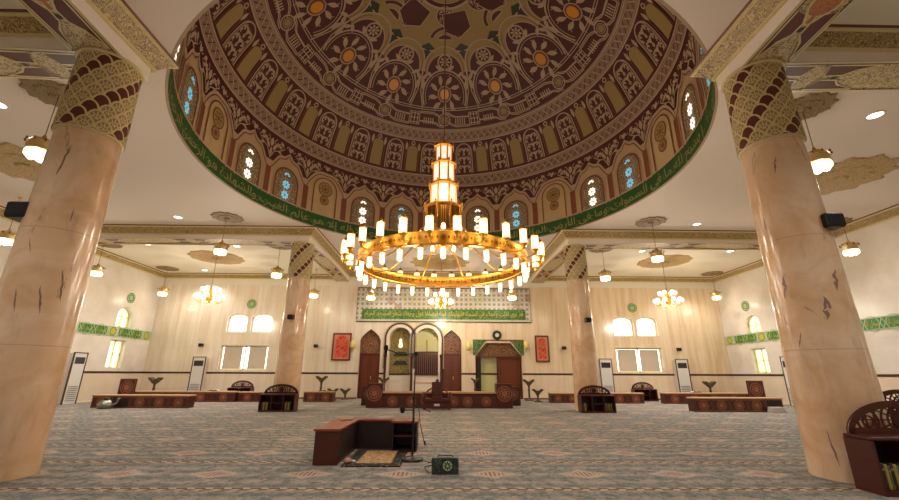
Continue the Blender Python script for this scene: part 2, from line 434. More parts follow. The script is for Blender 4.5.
# ------------------------------------------------------------------ room shell
XC = 0.; YC = 10.18; XL = -15.; XR = 14.9; YB = 21.4; YF = -1.2; ZC = 6.5; RD = 6.48
CX = (-5.41, 5.12); CY = (5.48, 14.95); CR = .395; CRB = .455; ZUS = {5.48: 5.92, 14.95: 5.95}; RISE = .13; BW = .36
f = MB(); f.bb(XL-.4, XR+.4, YF-.4, YB+.4, -.2, 0, 'carpet'); floor_o = struct(f.build('floor'))

def wall(name, o, ux, L, n, Hh, holes, depth, mt, back='plaster', outer=.42):
    """front face with openings, reveals going back by depth"""
    S = plane(o, ux, (0, 0, 1), n); mb = MB()
    loops = [[V((0, 0, 0)), V((L, 0, 0)), V((L, Hh, 0)), V((0, Hh, 0))]]+[[V((x, y, 0)) for x, y in h] for h in holes]
    flat = [p for l in loops for p in l]; tr = tessellate_polygon(loops)
    for off in (0., -outer):
        b = len(mb.v); mb.v += [tuple(S(p.x, p.y, off)) for p in flat]; k = mb.mi(mt)
        for t in tr: mb.f.append(tuple(b+i for i in t)); mb.m.append(k); mb.sm.append(False)
    for l in loops:
        for i in range(len(l)):
            p, q = l[i], l[(i+1) % len(l)]
            mb.face([S(p.x, p.y), S(q.x, q.y), S(q.x, q.y, -outer), S(p.x, p.y, -outer)], mt)
    return struct(mb.build(name)), S

# back wall: local x = X - XL
def bx(px, py): p = onY(px, py, YB); return (p.x-XL, p.z)
def bx_arch(x0, x1, ybot, ytop, pointed=0., n=14):
    a = bx(x0, (ybot+ytop)/2)[0]; b = bx(x1, (ybot+ytop)/2)[0]; zb = 0. if ybot is None else bx((x0+x1)/2, ybot)[1]; zt = bx((x0+x1)/2, ytop)[1]
    return archp((a+b)/2, zb, (b-a)/2, zt, pointed, n), a, b, zb, zt
def px2(x0, x1, y0, y1):   # rectangle on the back wall from picture measures, squared up
    a = bx((x0), (y0+y1)/2)[0]; b = bx(x1, (y0+y1)/2)[0]; xm = (x0+x1)/2
    return a, b, bx(xm, y1)[1], bx(xm, y0)[1]
holes = []
# windows of the back wall (left group and right group)
wup = []; wlo = []
for (u0, u1, u2, u3, l0, l1, yt, yb, lt, lb) in ((227, 247, 251, 272, 219, 267, 313.5, 332.5, 345.5, 370), (613.5, 634, 637, 657.5, 617, 663, 317, 336.5, 348, 372.5)):
    for a_, b_ in ((u0, u1), (u2, u3)):
        x0, x1, z0, z1 = px2(a_, b_, yt, yb); wup.append((x0, x1, z0, z1))
        hw = (x1-x0)/2; holes.append([(x0, z0)]+arc((x0+x1)/2, z1-hw*.45, hw, 180, 0, 14, hw*.45)+[(x1, z0)])
    x0, x1, z0, z1 = px2(l0, l1, lt, lb); wlo.append((x0, x1, z0, z1)); holes.append(rect(x0, x1, z0, z1))
D = {}
def door_arch(key, x0, x1, ytop, pt):
    a, b = bx(x0, 365)[0], bx(x1, 365)[0]; zt = bx((x0+x1)/2, ytop)[1]
    p = archp((a+b)/2, 0.003, (b-a)/2, zt, pt); D[key] = (a, b, zt, p); holes.append(p)
door_arch('dl', 358.5, 379.5, 329, 1.15)
door_arch('mi', 388.5, 410, 327.5, 0)
door_arch('mb', 415, 438, 328, 0)
door_arch('dr', 441.5, 461.5, 330, 1.15)
a, b = bx(475.5, 370)[0], bx(522.5, 370)[0]; zt = bx(499, 343)[1]; zs = bx(499, 356)[1]
D['gate'] = (a, b, zt, zs); holes.append([(a, .003), (a, zs), (a+.55, zt), (b-.55, zt), (b, zs), (b, .003)])
wb, SB = wall('wall_back', (XL, YB, 0), (1, 0, 0), XR-XL, (0, -1, 0), 6.6, holes, .35, 'wall_marble', outer=.55)

# side walls, local x = Y - YF
def side_hole(px0, px1, yt, yb, X, arch):
    xm = (px0+px1)/2
    a = onX(px0, (yt+yb)/2, X).y; b = onX(px1, (yt+yb)/2, X).y
    a, b = sorted((a, b)); z0 = onX(xm, yb, X).z; z1 = onX(xm, yt, X).z
    return a-YF, b-YF, z0, z1
WS = {}
for side, X, up, lo in (('left', XL, (117.5, 134, 307, 328), (107.5, 121.5, 339.5, 368.5)), ('right', XR, (744, 759, 315, 333), (754, 769, 348, 373.5))):
    u = side_hole(*up, X, 1); l = side_hole(*lo, X, 0)
    c = ((u[0]+u[1])/2+(l[0]+l[1])/2)/2; w = (u[1]-u[0]+l[1]-l[0])/4
    H_ = []; lst = []
    for dy in (0., -8.2, -15.3):
        cy = c+dy
        hu = archp(cy, u[2], w, u[3]); hl = rect(cy-w, cy+w, l[2], l[3]); H_ += [hu, hl]; lst.append((cy, w, u[2], u[3], l[2], l[3]))
    WS[side] = lst
    n = (1, 0, 0) if side == 'left' else (-1, 0, 0)
    w_, S_ = wall('wall_'+side, (X, YF, 0), (0, 1, 0), YB-YF, n, 6.6, H_, .35, 'side_marble')
    WS[side+'S'] = S_
wall('wall_front', (XL, YF, 0), (1, 0, 0), XR-XL, (0, 1, 0), 6.6, [], .35, 'side_marble')

# ceiling with round opening
mb = MB(); n = 128
circ = [V((XC+RD*math.cos(2*PI*i/n), YC+RD*math.sin(2*PI*i/n), 0)) for i in range(n)]
loops = [[V((XL-.4, YF-.4, 0)), V((XR+.4, YF-.4, 0)), V((XR+.4, YB+.55, 0)), V((XL-.4, YB+.55, 0))], circ]
flat = loops[0]+loops[1]
for z in (ZC, ZC+.12):
    b = len(mb.v); mb.v += [(p.x, p.y, z) for p in flat]; k = mb.mi('plaster')
    for t in tessellate_polygon(loops): mb.f.append(tuple(b+i for i in t)); mb.m.append(k); mb.sm.append(False)
struct(mb.build('ceiling'))
# the lower flat ceilings of the corner bays
CORN = []
for ix in (0, 1):
    for iy in (0, 1):
        x0, x1 = (XL, CX[0]-BW) if ix == 0 else (CX[1]+BW, XR)
        y0, y1 = (YF, CY[0]-BW) if iy == 0 else (CY[1]+BW, YB)
        z = 6.45 if iy == 0 else 6.3
        mb = MB(); mb.bb(x0, x1, y0, y1, z, ZC-.005, 'plaster_warm_lit'); struct(mb.build('ceiling')); CORN.append((x0, x1, y0, y1, z))  # warmer light in these bays is painted into the plaster colour
for cx in CX:
    for cy in CY:
        mb = MB(); mb.bb(cx-BW+.004, cx+BW-.004, cy-BW+.004, cy+BW-.004, ZUS[cy]+.02, ZC-.006, 'plaster_warm_lit', .03); struct(mb.build('trim_%d' % (90+len(bpy.data.objects) % 9)))  # corner block in the yellower plaster, its warm light painted in

# beams between the columns and the walls
def beam(p0, p1, idx):
    d = V((p1[0]-p0[0], p1[1]-p0[1], 0)); L = d.length; ux = d/L; nx = V((-ux.y, ux.x, 0)); o = V((p0[0], p0[1], 0))
    ZU = ZUS[p0[1]]; zf = lambda s: ZU+RISE*math.sin(PI*min(1, max(0, s/L)))
    n = 28; mb = MB()
    for sgn in (-1, 1):
        mb.grid([[o+ux*(L*i/n)+nx*sgn*BW+V((0, 0, z if z else zf(L*i/n))) for i in range(n+1)] for z in (0, ZC-.003)], 'plaster', smooth=False)
    mb.grid([[o+ux*(L*i/n)+nx*sgn*BW+V((0, 0, zf(L*i/n))) for i in range(n+1)] for sgn in (-1, 1)], 'plaster')
    for s in (0, L): mb.face([o+ux*s+nx*BW+V((0, 0, zf(s))), o+ux*s-nx*BW+V((0, 0, zf(s))), o+ux*s-nx*BW+V((0, 0, ZC)), o+ux*s+nx*BW+V((0, 0, ZC))], 'plaster')
    b = mb.build('trim_%d' % idx); struct(b)
    S = lambda x, y, off=0.: o+ux*x+nx*y+V((0, 0, zf(x)-off))
    q = MB()
    def strip(path, w, off, mt):
        P = []
        for i in range(len(path)-1):
            a, c = path[i], path[i+1]; k = max(1, int(abs(c[0]-a[0])/.3))
            P += [(a[0]+(c[0]-a[0])*j/k, a[1]+(c[1]-a[1])*j/k) for j in range(k)]
        q.stroke(S, P+[path[-1]], w, off, mt)
    nseg = 30
    q.grid([[S(L*i/nseg, y, .004) for i in range(nseg+1)] for y in (-BW+.02, BW-.02)], 'arabesque', smooth=False)
    for y in (-BW+.03, BW-.03): strip([(0, y), (L, y)], .05, .010, 'scale_gold'); strip([(0, y*.93), (L, y*.93)], .02, .012, 'dark_line')
    x = .35 if abs(ux.x) > .5 else .75
    hh = BW-.075
    while x < L-.6:
        # pair of dark wedges, an orange cartouche and the facing wedges
        for sg in (-1, 1):
            for y in (-1, 1):
                c = x+.62 + sg*.62
                w = [(c-sg*.42, y*hh*.16), (c-sg*.5, y*hh), (c+sg*.35, y*hh), (c+sg*.02, y*hh*.62), (c-sg*.12, y*hh*.2)]
                q.fill(S, w, .012, 'maroon'); q.stroke(S, w, .03, .016, 'scale_gold', True)
        ct = [(x+.62+.3*math.cos(t)*(1+.12*math.cos(4*t)), hh*.62*math.sin(t)*(1+.12*math.cos(4*t))) for t in [2*PI*i/24 for i in range(24)]]
        if abs(ux.y) > .5: q.fill(S, ct, .014, 'arabesque_orange'); q.stroke(S, ct, .035, .018, 'scale_gold', True)
        for e in (-.42, .42): q.disc(S, x+.62+e, 0, .045, .018, 'dark_green', 8)
        x += 3.3
    q.build('painted_soffit', b)
    return b
k = 1
for ix, cx in enumerate(CX):
    for iy, cy in enumerate(CY):
        beam((cx, cy), (XL if ix == 0 else XR, cy), k); k += 1
        beam((cx, cy), (cx, YF if iy == 0 else YB), k); k += 1

# cornices: sloped frieze under the ceilings
def cornice(pts, z, idx, proj=.24, drop=.27, closed=False):
    """pts run with the free side on the left"""
    P = [V((x, y, 0)) for x, y in pts]; n = len(P); prof = [(0, -drop-.05, 'scale_gold'), (.035, -drop-.05, 'scale_gold'), (.035, -drop, 'frieze'), (proj-.04, -.07, 'scale_gold'), (proj, -.055, 'scale_gold'), (proj, -.03, 'brown_line'), (proj+.03, -.003, 'brown_line')]
    offs = []
    for i in range(n):
        def nn(a, b): d = (b-a).normalized(); return V((-d.y, d.x, 0))
        if closed: n1 = nn(P[i-1], P[i]); n2 = nn(P[i], P[(i+1) % n])
        else:
            n1 = nn(P[max(i-1, 0)], P[max(i-1, 0)+1]); j = min(i, n-2); n2 = nn(P[j], P[j+1])
        mtr = (n1+n2).normalized(); offs.append(mtr/max(.3, mtr.dot(n1)))
    mb = MB()
    for a in range(len(prof)-1):
        rows = [[P[i]+offs[i]*prof[q][0]+V((0, 0, z+prof[q][1])) for i in range(n)] for q in (a, a+1)]
        mb.grid(rows, prof[a][2], closed, False)
    return struct(mb.build('trim_%d' % idx))
for (x0, x1, y0, y1, z) in CORN:
    cornice([(x0, y0), (x1, y0), (x1, y1), (x0, y1)], z, k, drop=.24 if z > 6.3 else .22, proj=.22, closed=True); k += 1
# cross shaped centre: one run in each arm
a0, a1, b0, b1 = CX[0]+BW, CX[1]-BW, CY[0]+BW, CY[1]-BW
for run in ([(XL, b0), (a0, b0), (a0, YF)], [(a0, YB), (a0, b1), (XL, b1)], [(a1, YF), (a1, b0), (XR, b0)], [(XR, b1), (a1, b1), (a1, YB)]):
    cornice(run, ZC, k); k += 1
for run in ([(a1, YB), (a0, YB)], [(a0, YF), (a1, YF)], [(XL, b1), (XL, b0)], [(XR, b0), (XR, b1)]):
    cornice(run, ZC, k); k += 1
# dark inlay line on the walls at 1.2 m, and skirting
def line_run(S, spans, z, h, name, mt='dark_line'):
    mb = MB()
    for a, b in spans:
        q = [S(a, z, 0), S(b, z, 0), S(b, z+h, 0), S(a, z+h, 0)]; q2 = [S(a, z, .012), S(b, z, .012), S(b, z+h, .012), S(a, z+h, .012)]
        mb.face(q2, mt); 
        for i in range(4): mb.face([q[i], q[(i+1) % 4], q2[(i+1) % 4], q2[i]], mt)
    return struct(mb.build(name))
gaps = sorted([(D['dl'][0], D['dl'][1]), (D['mi'][0]-.06, D['mi'][1]+.0), (D['mb'][0], D['mb'][1]), (D['dr'][0], D['dr'][1]), (D['gate'][0], D['gate'][1])])
sp = []; c = 0
for g in gaps: sp.append((c, g[0])); c = g[1]
sp.append((c, XR-XL)); sp = [s for s in sp if s[1]-s[0] > .05]
line_run(SB, sp, 1.17, .085, 'trim_%d' % k); k += 1
line_run(WS['leftS'], [(0, YB-YF)], 1.17, .085, 'trim_%d' % k); k += 1
line_run(WS['rightS'], [(0, YB-YF)], 1.17, .085, 'trim_%d' % k); k += 1
line_run(SB, sp, 0, .07, 'baseboard_back', 'brown_line')
line_run(WS['leftS'], [(0, YB-YF)], 0, .07, 'baseboard_left', 'window_frame'); line_run(WS['rightS'], [(0, YB-YF)], 0, .07, 'baseboard_right', 'window_frame')

# ------------------------------------------------------------------ windows
wn = 1
def win_mesh(S, outline, x0, x1, z0, z1, bars, pane, split=None, dep=.2):
    global wn
    fr = MB(); w = .07
    def frame_loop(o):
        for off0, off1 in ((-dep, -dep+.05),):
            cx_ = sum(p[0] for p in o)/len(o); cz_ = (z0+z1)/2
            inn = [(p[0]+(cx_-p[0])*w/max(.3, (x1-x0)/2), p[1]+(cz_-p[1])*w/((z1-z0)/2)) for p in o]; m_ = len(o)
            for i in range(m_):
                j = (i+1) % m_
                fr.face([S(*o[i], off1), S(*o[j], off1), S(*inn[j], off1), S(*inn[i], off1)], 'window_frame')
                fr.face([S(*inn[i], off1), S(*inn[j], off1), S(*inn[j], off0), S(*inn[i], off0)], 'window_frame')
    frame_loop(outline)
    for x, y, xx, yy in bars:
        q = rect(x, xx, y, yy)
        fr.fill(S, q, -dep+.05, 'window_frame')
        for i in range(4): fr.face([S(*q[i], -dep+.05), S(*q[(i+1) % 4], -dep+.05), S(*q[(i+1) % 4], -dep), S(*q[i], -dep)], 'window_frame')
    o = struct(fr.build('window_%d' % wn)); wn += 1
    pn = MB(); pn.fill(S, outline, -dep-.01, pane); pn.build('pane', o)
    if split:
        bl = MB()
        for a, b_, c_, d_ in split: bl.fill(S, rect(a, b_, c_, d_), -dep+.03, 'blind')
        bl.build('blind', o)
    return o
for (x0, x1, z0, z1) in wup:
    hw = (x1-x0)/2; ol = [(x0, z0)]+arc((x0+x1)/2, z1-hw*.45, hw, 180, 0, 14, hw*.45)+[(x1, z0)]
    win_mesh(SB, ol, x0, x1, z0, z1, [(x0, z1-hw*.45-.02, x1, z1-hw*.45+.02)], 'day_pane')
for i, (x0, x1, z0, z1) in enumerate(wlo):
    xm = (x0+x1)/2; g = .09
    win_mesh(SB, rect(x0, x1, z0, z1), x0, x1, z0, z1, [(xm-.035, z0, xm+.035, z1)], 'day_pane', [(x0+.12, xm-g-(.06 if i == 0 else 0), z0+.05, z1-(.08 if i else .02)), (xm+g+(.1 if i == 0 else 0), x1-.12, z0+.05, z1-(.08 if i else .02))])
for side in ('left', 'right'):
    S = WS[side+'S']
    for (cy, w, a, b_, c_, d_) in WS[side]:
        win_mesh(S, archp(cy, a, w, b_), cy-w, cy+w, a, b_, [(cy-.02, a, cy+.02, b_-w*.5), (cy-w, b_-w-.02, cy+w, b_-w+.02)], 'stained_pane')
        win_mesh(S, rect(cy-w, cy+w, c_, d_), cy-w, cy+w, c_, d_, [(cy-.03, c_, cy+.03, d_), (cy-w, (c_+d_)/2-.02, cy+w, (c_+d_)/2+.02)], 'stained_pane')

# ------------------------------------------------------------------ doors and niches of the qibla wall
def arch_door(key, num):
    a, b, zt, p = D[key]; zl = bx(369, 353.5)[1]; fr = MB(); d0 = -.22
    fr.fill(SB, rect(a, b, 0.004, zl), d0, 'wood_door')
    for xx in (a, b-.07): fr.fill(SB, rect(xx, xx+.07, 0.004, zl), d0+.03, 'wood_dark')
    for z in (zl-.08, .02): fr.fill(SB, rect(a, b, z, z+.08), d0+.035, 'wood_dark')
    m_ = (a+b)/2
    fr.fill(SB, rect(m_-.012, m_+.012, .02, zl), d0+.02, 'wood_dark')
    for sx in (-1, 1):
        for z0, z1 in ((.25, 1.), (1.1, zl-.2)):
            q = rect(min(m_+sx*.08, m_+sx*((b-a)/2-.13)), max(m_+sx*.08, m_+sx*((b-a)/2-.13)), z0, z1)
            fr.stroke(SB, q, .025, d0+.02, 'wood_dark', True)
    o = struct(fr.build('door_%d' % num))
    s = MB(); top = [q for q in p if q[1] >= zl-.5]; top = [(a, zl)]+[q for q in p[1:-1] if q[1] > zl]+[(b, zl)]
    s.fill(SB, top, d0+.02, 'carved_screen'); s.stroke(SB, top, .06, d0+.06, 'wood_door', True)
    for r in (.12, .24, .36): s.circ(SB, m_, zl+.42, r, .025, d0+.04, 'wood_relief')
    s.build('carved_screen', o)
    h = MB(); h.box(SB(m_+.09, 1.0, d0+.05), (.03, .06, .16), 'brass'); h.build('door_handle', o)
arch_door('dl', 1); arch_door('dr', 2)
# mihrab recess
a, b, zt, p = D['mi']; m_ = (a+b)/2; q = MB(); zl = bx(399, 374)[1]
q.fill(SB, p, -.5, 'niche_olive'); q.fill(SB, rect(a, b, .004, zl-.04), -.42, 'white_marble'); q.fill(SB, rect(a, b, zl-.05, zl+.03), -.40, 'dark_line')
for yy in (0.45, .9): q.fill(SB, [(a+.15, zl+yy), (b-.15, zl+yy), (b-.3, zl+yy+.22), (a+.3, zl+yy+.22)], -.48, 'dark_green')
struct(q.build('wall_niche'))
hm = MB()
hm.tube([SB(m_, zt-.05, -.3), SB(m_, zt-.55, -.3)], .008, 'brass')
hm.lathe([(.02, .42), (.06, .38), (.05, .3), (.09, .12), (.1, .02), (.05, -.02)], 'lamp_glass', SB(m_, zt-.98, -.3), 12)
t = hm.build('hanging_lantern'); tag(t, 'slim white lantern hanging inside the olive green prayer niche', 'lantern')
# minbar recess
a, b, zt, p = D['mb']; m_ = (a+b)/2
q = MB(); q.fill(SB, p, -.53, 'niche_pale'); struct(q.build('wall_niche'))
# arch mouldings round both recesses
q = MB()
for key in ('mi', 'mb'):
    a, b, zt, p = D[key]; hw = (b-a)/2; m_ = (a+b)/2
    for e, w, mt, of in ((.09, .12, 'white_marble', .03), (.21, .07, 'dark_line', .05), (.28, .05, 'relief', .03)):
        lo = 0.004 if e < .2 else 1.45
        pa = [(m_-hw-e, lo)]+arc(m_, zt-hw, hw+e, 180, 0, 18)+[(m_+hw+e, lo)]
        # keep the two arches from crossing between the recesses
        q.stroke(SB, pa, w, of, mt)
for key, sx in (('mi', -1), ('mb', 1)):
    a, b, zt, p = D[key]
tr = struct(q.build('trim_%d' % k)); k += 1
# engaged little columns by the recesses
for key in ('mi', 'mb'):
    a, b, zt, p = D[key]
    for x, sx in ((a, -1), (b, 1)):
        if key == 'mi' and sx == 1: continue
        c = SB(x+sx*.17, 0, .09); q = MB(); q.lathe([(.09, 0), (.09, .08), (.06, .14), (.06, 1.95), (.09, 2.05), (.1, 2.15), (.03, 2.16)], 'wood_dark' if sx < 0 else 'dark_line', c, 12)
        struct(q.build('trim_%d' % k)); k += 1
# minbar: turned rail on white steps
a, b, zt, p = D['mb']; z0 = bx(426, 374.5)[1]; z1 = bx(426, 352)[1]
t = thing('pulpit', SB((a+b)/2, 0, .0), 'wooden pulpit rail with upright bars in the pale arched recess', 'pulpit')
def loc(S, o): 
    return lambda x, y, off=0.: S(x, y, off)-V(o.location)
L_ = loc(SB, t)
q = MB()
for i in range(11):
    x = a+.06+(b-a-.12)*i/10; q.box(L_(x, (z0+z1)/2, -.3), (.085, .05, z1-z0), 'wood_dark')
q.build('rail_bars', t)
q = MB(); 
q.box(L_((a+b)/2, z1, -.3), (b-a-.02, .09, .08), 'wood_dark')
q.build('handrail', t)
q = MB(); q.box(L_((a+b)/2, z0, -.3), (b-a-.02, .09, .08), 'wood_dark'); q.build('bottom_rail', t)
q = MB(); 
for i in range(3): q.bb(-(b-a)/2+.02, (b-a)/2-.02, .03+i*.14, .5, (0.01 if i == 0 else i*z0/3), (i+1)*z0/3-.05, 'white_marble'); q.bb(-(b-a)/2+.02, (b-a)/2-.02, .02+i*.14, .5, (i+1)*z0/3-.05, (i+1)*z0/3-.005, 'wood_pale')
q.build('steps', t)
q = MB(); q.tube([L_((a+b)/2, z1, -.4), L_((a+b)/2, z1+.55, -.4)], .015, 'brass'); q.lathe([(.04, 0), (.0, .12)], 'brass', L_((a+b)/2, z1+.55, -.4), 8); q.build('staff', t)
# wide gateway
a, b, zt, zs = D['gate']; m_ = (a+b)/2
q = MB(); xo = bx(497.5, 375)[0]; xi = bx(481.5, 375)[0]
top = [(a, zs-.02), (a+.55, zt), (b-.55, zt), (b, zs-.02)]
d0 = -.25
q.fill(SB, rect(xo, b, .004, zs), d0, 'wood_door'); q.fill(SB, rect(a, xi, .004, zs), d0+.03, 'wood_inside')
q.fill(SB, rect(a, b, .004, zs), -.52, 'niche_pale'); q.fill(SB, rect(a, b, 1.17, 1.255), -.50, 'dark_line')
for x in (xo, b-.09): q.fill(SB, rect(x, x+.09, .004, zs), d0+.03, 'wood_dark')
q.stroke(SB, rect(xo+.2, b-.2, .2, zs-.15), .03, d0+.02, 'wood_dark', True)
o = struct(q.build('door_3'))
q = MB(); q.fill(SB, top, d0+.06, 'carved_screen'); q.stroke(SB, top, .08, d0+.09, 'wood_door', True); q.build('carved_screen', o)
q = MB(); q.fill(SB, [(a-.12, zs+.05), (a-.12, zt+.12), (a+.62, zt+.12), (a+.5, zt+.03), (a, zs+.02)], .02, 'wall_green'); q.fill(SB, [(b+.12, zs+.05), (b+.12, zt+.12), (b-.62, zt+.12), (b-.5, zt+.03), (b, zs+.02)], .02, 'wall_green'); q.stroke(SB, [(a-.12, zt+.14), (b+.12, zt+.14)], .05, .03, 'wood_door'); q.build('green_spandrels', o)

# geometric panel with green inscription above the niches
x0, x1 = bx(357, 305)[0], bx(530.5, 305)[0]; z0 = bx(443, 322.5)[1]; z1 = bx(443, 288)[1]; g0, g1 = bx(443, 319.5)[1], bx(443, 309.5)[1]
q = MB(); Q = rect(x0, x1, z0, z1)
q.fill(SB, Q, .03, 'girih')
for i in range(4): q.face([SB(*Q[i], 0), SB(*Q[(i+1) % 4], 0), SB(*Q[(i+1) % 4], .03), SB(*Q[i], .03)], 'dark_line')
q.stroke(SB, rect(x0+.03, x1-.03, z0+.03, z1-.03), .05, .04, 'dark_line', True)
for i in range(int((x1-x0)/.14)):
    xx = x0+.12+i*.14; q.fill(SB, [(xx, z0+.12), (xx+.05, z0+.17), (xx+.1, z0+.12), (xx+.05, z0+.07)], .042, 'side_pale')
st = []
for cx_ in [x0+(x1-x0)*u for u in (.1, .3, .5, .7, .9)]:
    for r in (.18, .34, .5):
        pts = [(cx_+r*(1 if j % 2 else .72)*math.cos(PI*j/8), (g1+z1)/2+.02+r*(1 if j % 2 else .72)*math.sin(PI*j/8)) for j in range(16)]
        q.stroke(SB, pts, .035, .045, 'side_pale' if r == .34 else 'scale_cream', True)
o = tag(q.build('mosaic_panel'), 'wide geometric mosaic panel with green inscription band above the niches', 'panel')
q = MB(); q.fill(SB, rect(x0+.3, x1-.3, g0, g1), .045, 'wall_green')
verse = text_tris(shape('قد نرى تقلب وجهك في السماء فلنولينك قبلة ترضاها فول وجهك شطر المسجد الحرام'), 1.)
wv = max(v[0] for v in verse[0])-min(v[0] for v in verse[0])
put_text(q, SB, verse[0], verse[1], (x0+x1)/2, (g0+g1)/2-.07, (x1-x0-.9)/wv, .36, .055, 'side_gold')
q.build('inscription_band', o)

# green friezes of the side walls
for side in ('left', 'right'):
    S = WS[side+'S']; q = MB(); za, zb = 2.74, 3.2
    zz = onX(105, 331.5, XL).z if side == 'left' else onX(757, 338.5, XR).z; zz += .05; za, zb = zz-.21, zz+.21
    L0, L1 = 0, YB-YF-.02
    q.fill(S, rect(L0, L1, za, zb), .02, 'side_green'); q.face([S(L0, za, 0), S(L1, za, 0), S(L1, za, .02), S(L0, za, .02)], 'side_gold')
    for z in (za+.02, zb-.02): q.stroke(S, [(L0, z), (L1, z)], .03, .03, 'side_pale')
    ver = text_tris(shape('سبحان الله'), 1.); ww = max(v[0] for v in ver[0])-min(v[0] for v in ver[0])
    c = L1-.35; zm = (za+zb)/2; i = 0
    while c > .4:
        if i % 3 == 0:
            q.fill(S, rect(c-.34, c+.34, za+.04, zb-.04), .026, 'side_pale')
            q.disc(S, c, zm, .17, .03, 'side_gold', 12); q.stroke(S, [(c+.2*(1 if j % 2 else .75)*math.cos(PI*j/8), zm+.2*(1 if j % 2 else .75)*math.sin(PI*j/8)) for j in range(16)], .03, .036, 'side_green', True)
        else:
            q.circ(S, c, zm, .25, .03, .03, 'side_pale', 16)
            mir = (lambda x, y, off=0., S=S, c=c: S(2*c-x, y, off)) if side == 'right' else S
            put_text(q, mir, ver[0], ver[1], c, zm-.07, .5/ww, .3, .034, 'side_gold')
            q.stroke(S, [(c-.36, za+.04), (c-.28, zm), (c-.36, zb-.04)], .03, .03, 'side_pale'); q.stroke(S, [(c+.36, za+.04), (c+.28, zm), (c+.36, zb-.04)], .03, .03, 'side_pale')
        c -= .72; i += 1
    tag(q.build('inscription_frieze'), 'green and yellow inscription frieze running along the %s side wall' % side, 'frieze')
# ------------------------------------------------------------------ columns
def column(cx, cy, label, veins=()):
    ZU = ZUS[cy]
    t = thing('marble_column', (cx, cy, 0), label, 'column')
    rz_ = lambda z: CRB+(CR-CRB)*z/4.62
    q = MB(); q.lathe([(CRB, 0.), (CRB, .02), (CR, 4.62)], 'column_marble', n=64)
    for px, py, L, w, tilt in veins:
        d = ray(px, py); zz = 2.; 
        for _ in range(4):
            r = rz_(zz); a = d.x**2+d.y**2; b = -(d.x*cx+d.y*cy); c_ = cx*cx+cy*cy-r*r; dis = b*b-a*c_
            if dis < 0: dis = 0
            tt = (-b-math.sqrt(dis))/a; P = d*tt+V((0, 0, H)); zz = P.z
        a0 = math.atan2(P.y-cy, P.x-cx); S = lambda x, y, off=0., a0=a0, zz=zz: V(((rz_(zz+y)+off)*math.cos(a0+x/rz_(zz)), (rz_(zz+y)+off)*math.sin(a0+x/rz_(zz)), zz+y))
        n = 9; L_ = []; R__ = []
        for i in range(n):
            u = i/(n-1)-.5; ww = w*(1-(2*u)**2)*(.6+.8*random.random())+.002; xo = tilt*u*L+(random.random()-.5)*w*.7
            L_.append(S(xo-ww/2, u*L, .0015)); R__.append(S(xo+ww/2, u*L, .0015))
        q.grid([L_, R__], 'vein', False, False)
    q.build('shaft', t)
    q = MB(); z0 = 4.6; z1 = ZU+.02
    q.lathe([(CR+.006, z0), (CR+.006, z1)], 'scale_khaki', n=48)
    q.lathe([(CR+.002, z0-.015), (CR+.03, z0+.0), (CR+.012, z0+.02)], 'scale_gold', n=48)
    nc = 12; W = 2*PI*CR/nc; P = .138; rows = int((z1-z0)/P)+1
    def S(x, y, off=0.): a = x/CR; return V(((CR+.009+off)*math.cos(a), (CR+.009+off)*math.sin(a), z0+min(max(y, 0), z1-z0)))
    for j in range(rows, -2, -1):           # the upper rows lie under the lower ones
        for i in range(nc):
            x = (i+.5*(j % 2))*W; y = j*P; off = (rows-j)*.0024
            dark = ((2*i+(j % 2)-j)//2) % 3 == 0
            r = W*.5; ry = r*1.62; top = arc(x, y, r, 0, 180, 12, ry)
            if y+ry <= 0: continue
            pl_ = [(x-r*.45, y-.05), (x+r*.45, y-.05)]
            q.grid([[S(xx, y-.05, off) for xx, yy in top], [S(xx, (yy+y-.05)/2, off) for xx, yy in top], [S(xx, yy, off) for xx, yy in top]], 'maroon' if dark else 'scale_khaki', False, False)
            q.stroke(S, top, .026, off+.0016, 'scale_gold')
            if not dark:
                q.stroke(S, arc(x, y, r*.55, 0, 180, 8, ry*.55), .012, off+.0014, 'scale_line')
                for a in (25, 58, 90, 122, 155): q.stroke(S, [(x+r*.6*math.cos(R(a)), y+ry*.6*math.sin(R(a))), (x+r*.86*math.cos(R(a)), y+ry*.86*math.sin(R(a)))], .013, off+.0014, 'scale_line')
                for a in (50, 90, 130): q.stroke(S, [(x+r*.1*math.cos(R(a)), y+ry*.1*math.sin(R(a))), (x+r*.48*math.cos(R(a)), y+ry*.48*math.sin(R(a)))], .012, off+.0014, 'scale_line')
    q.build('scale_capital', t)
    q = MB(); q.lathe([(CR+.03, z1-.045), (CR+.05, z1-.03), (CR+.04, z1-.005)], 'scale_gold', n=48); q.build('collar', t)
    return t
column(CX[0], CY[0], 'near left marble column filling the left edge of the hall', [(64, 160, .5, .03, .1), (62, 285, .42, .025, -.15), (40, 300, .35, .02, -.2), (15, 300, .3, .015, -.2), (85, 120, .3, .02, .1), (30, 245, .2, .01, -.3), (72, 215, .2, .01, 0)])
column(CX[1], CY[0], 'near right marble column standing behind the bookcase at the right edge', [(785, 287, .34, .045, .12), (836, 280, .3, .05, .1), (826, 308, .32, .06, .15), (833, 448, .4, .016, -.12), (800, 340, .2, .012, .3), (775, 165, .25, .02, .2), (765, 225, .2, .015, 0)])
column(CX[0], CY[1], 'distant left marble column behind the arched bookcase')
column(CX[1], CY[1], 'distant right marble column behind the arched bookcase')

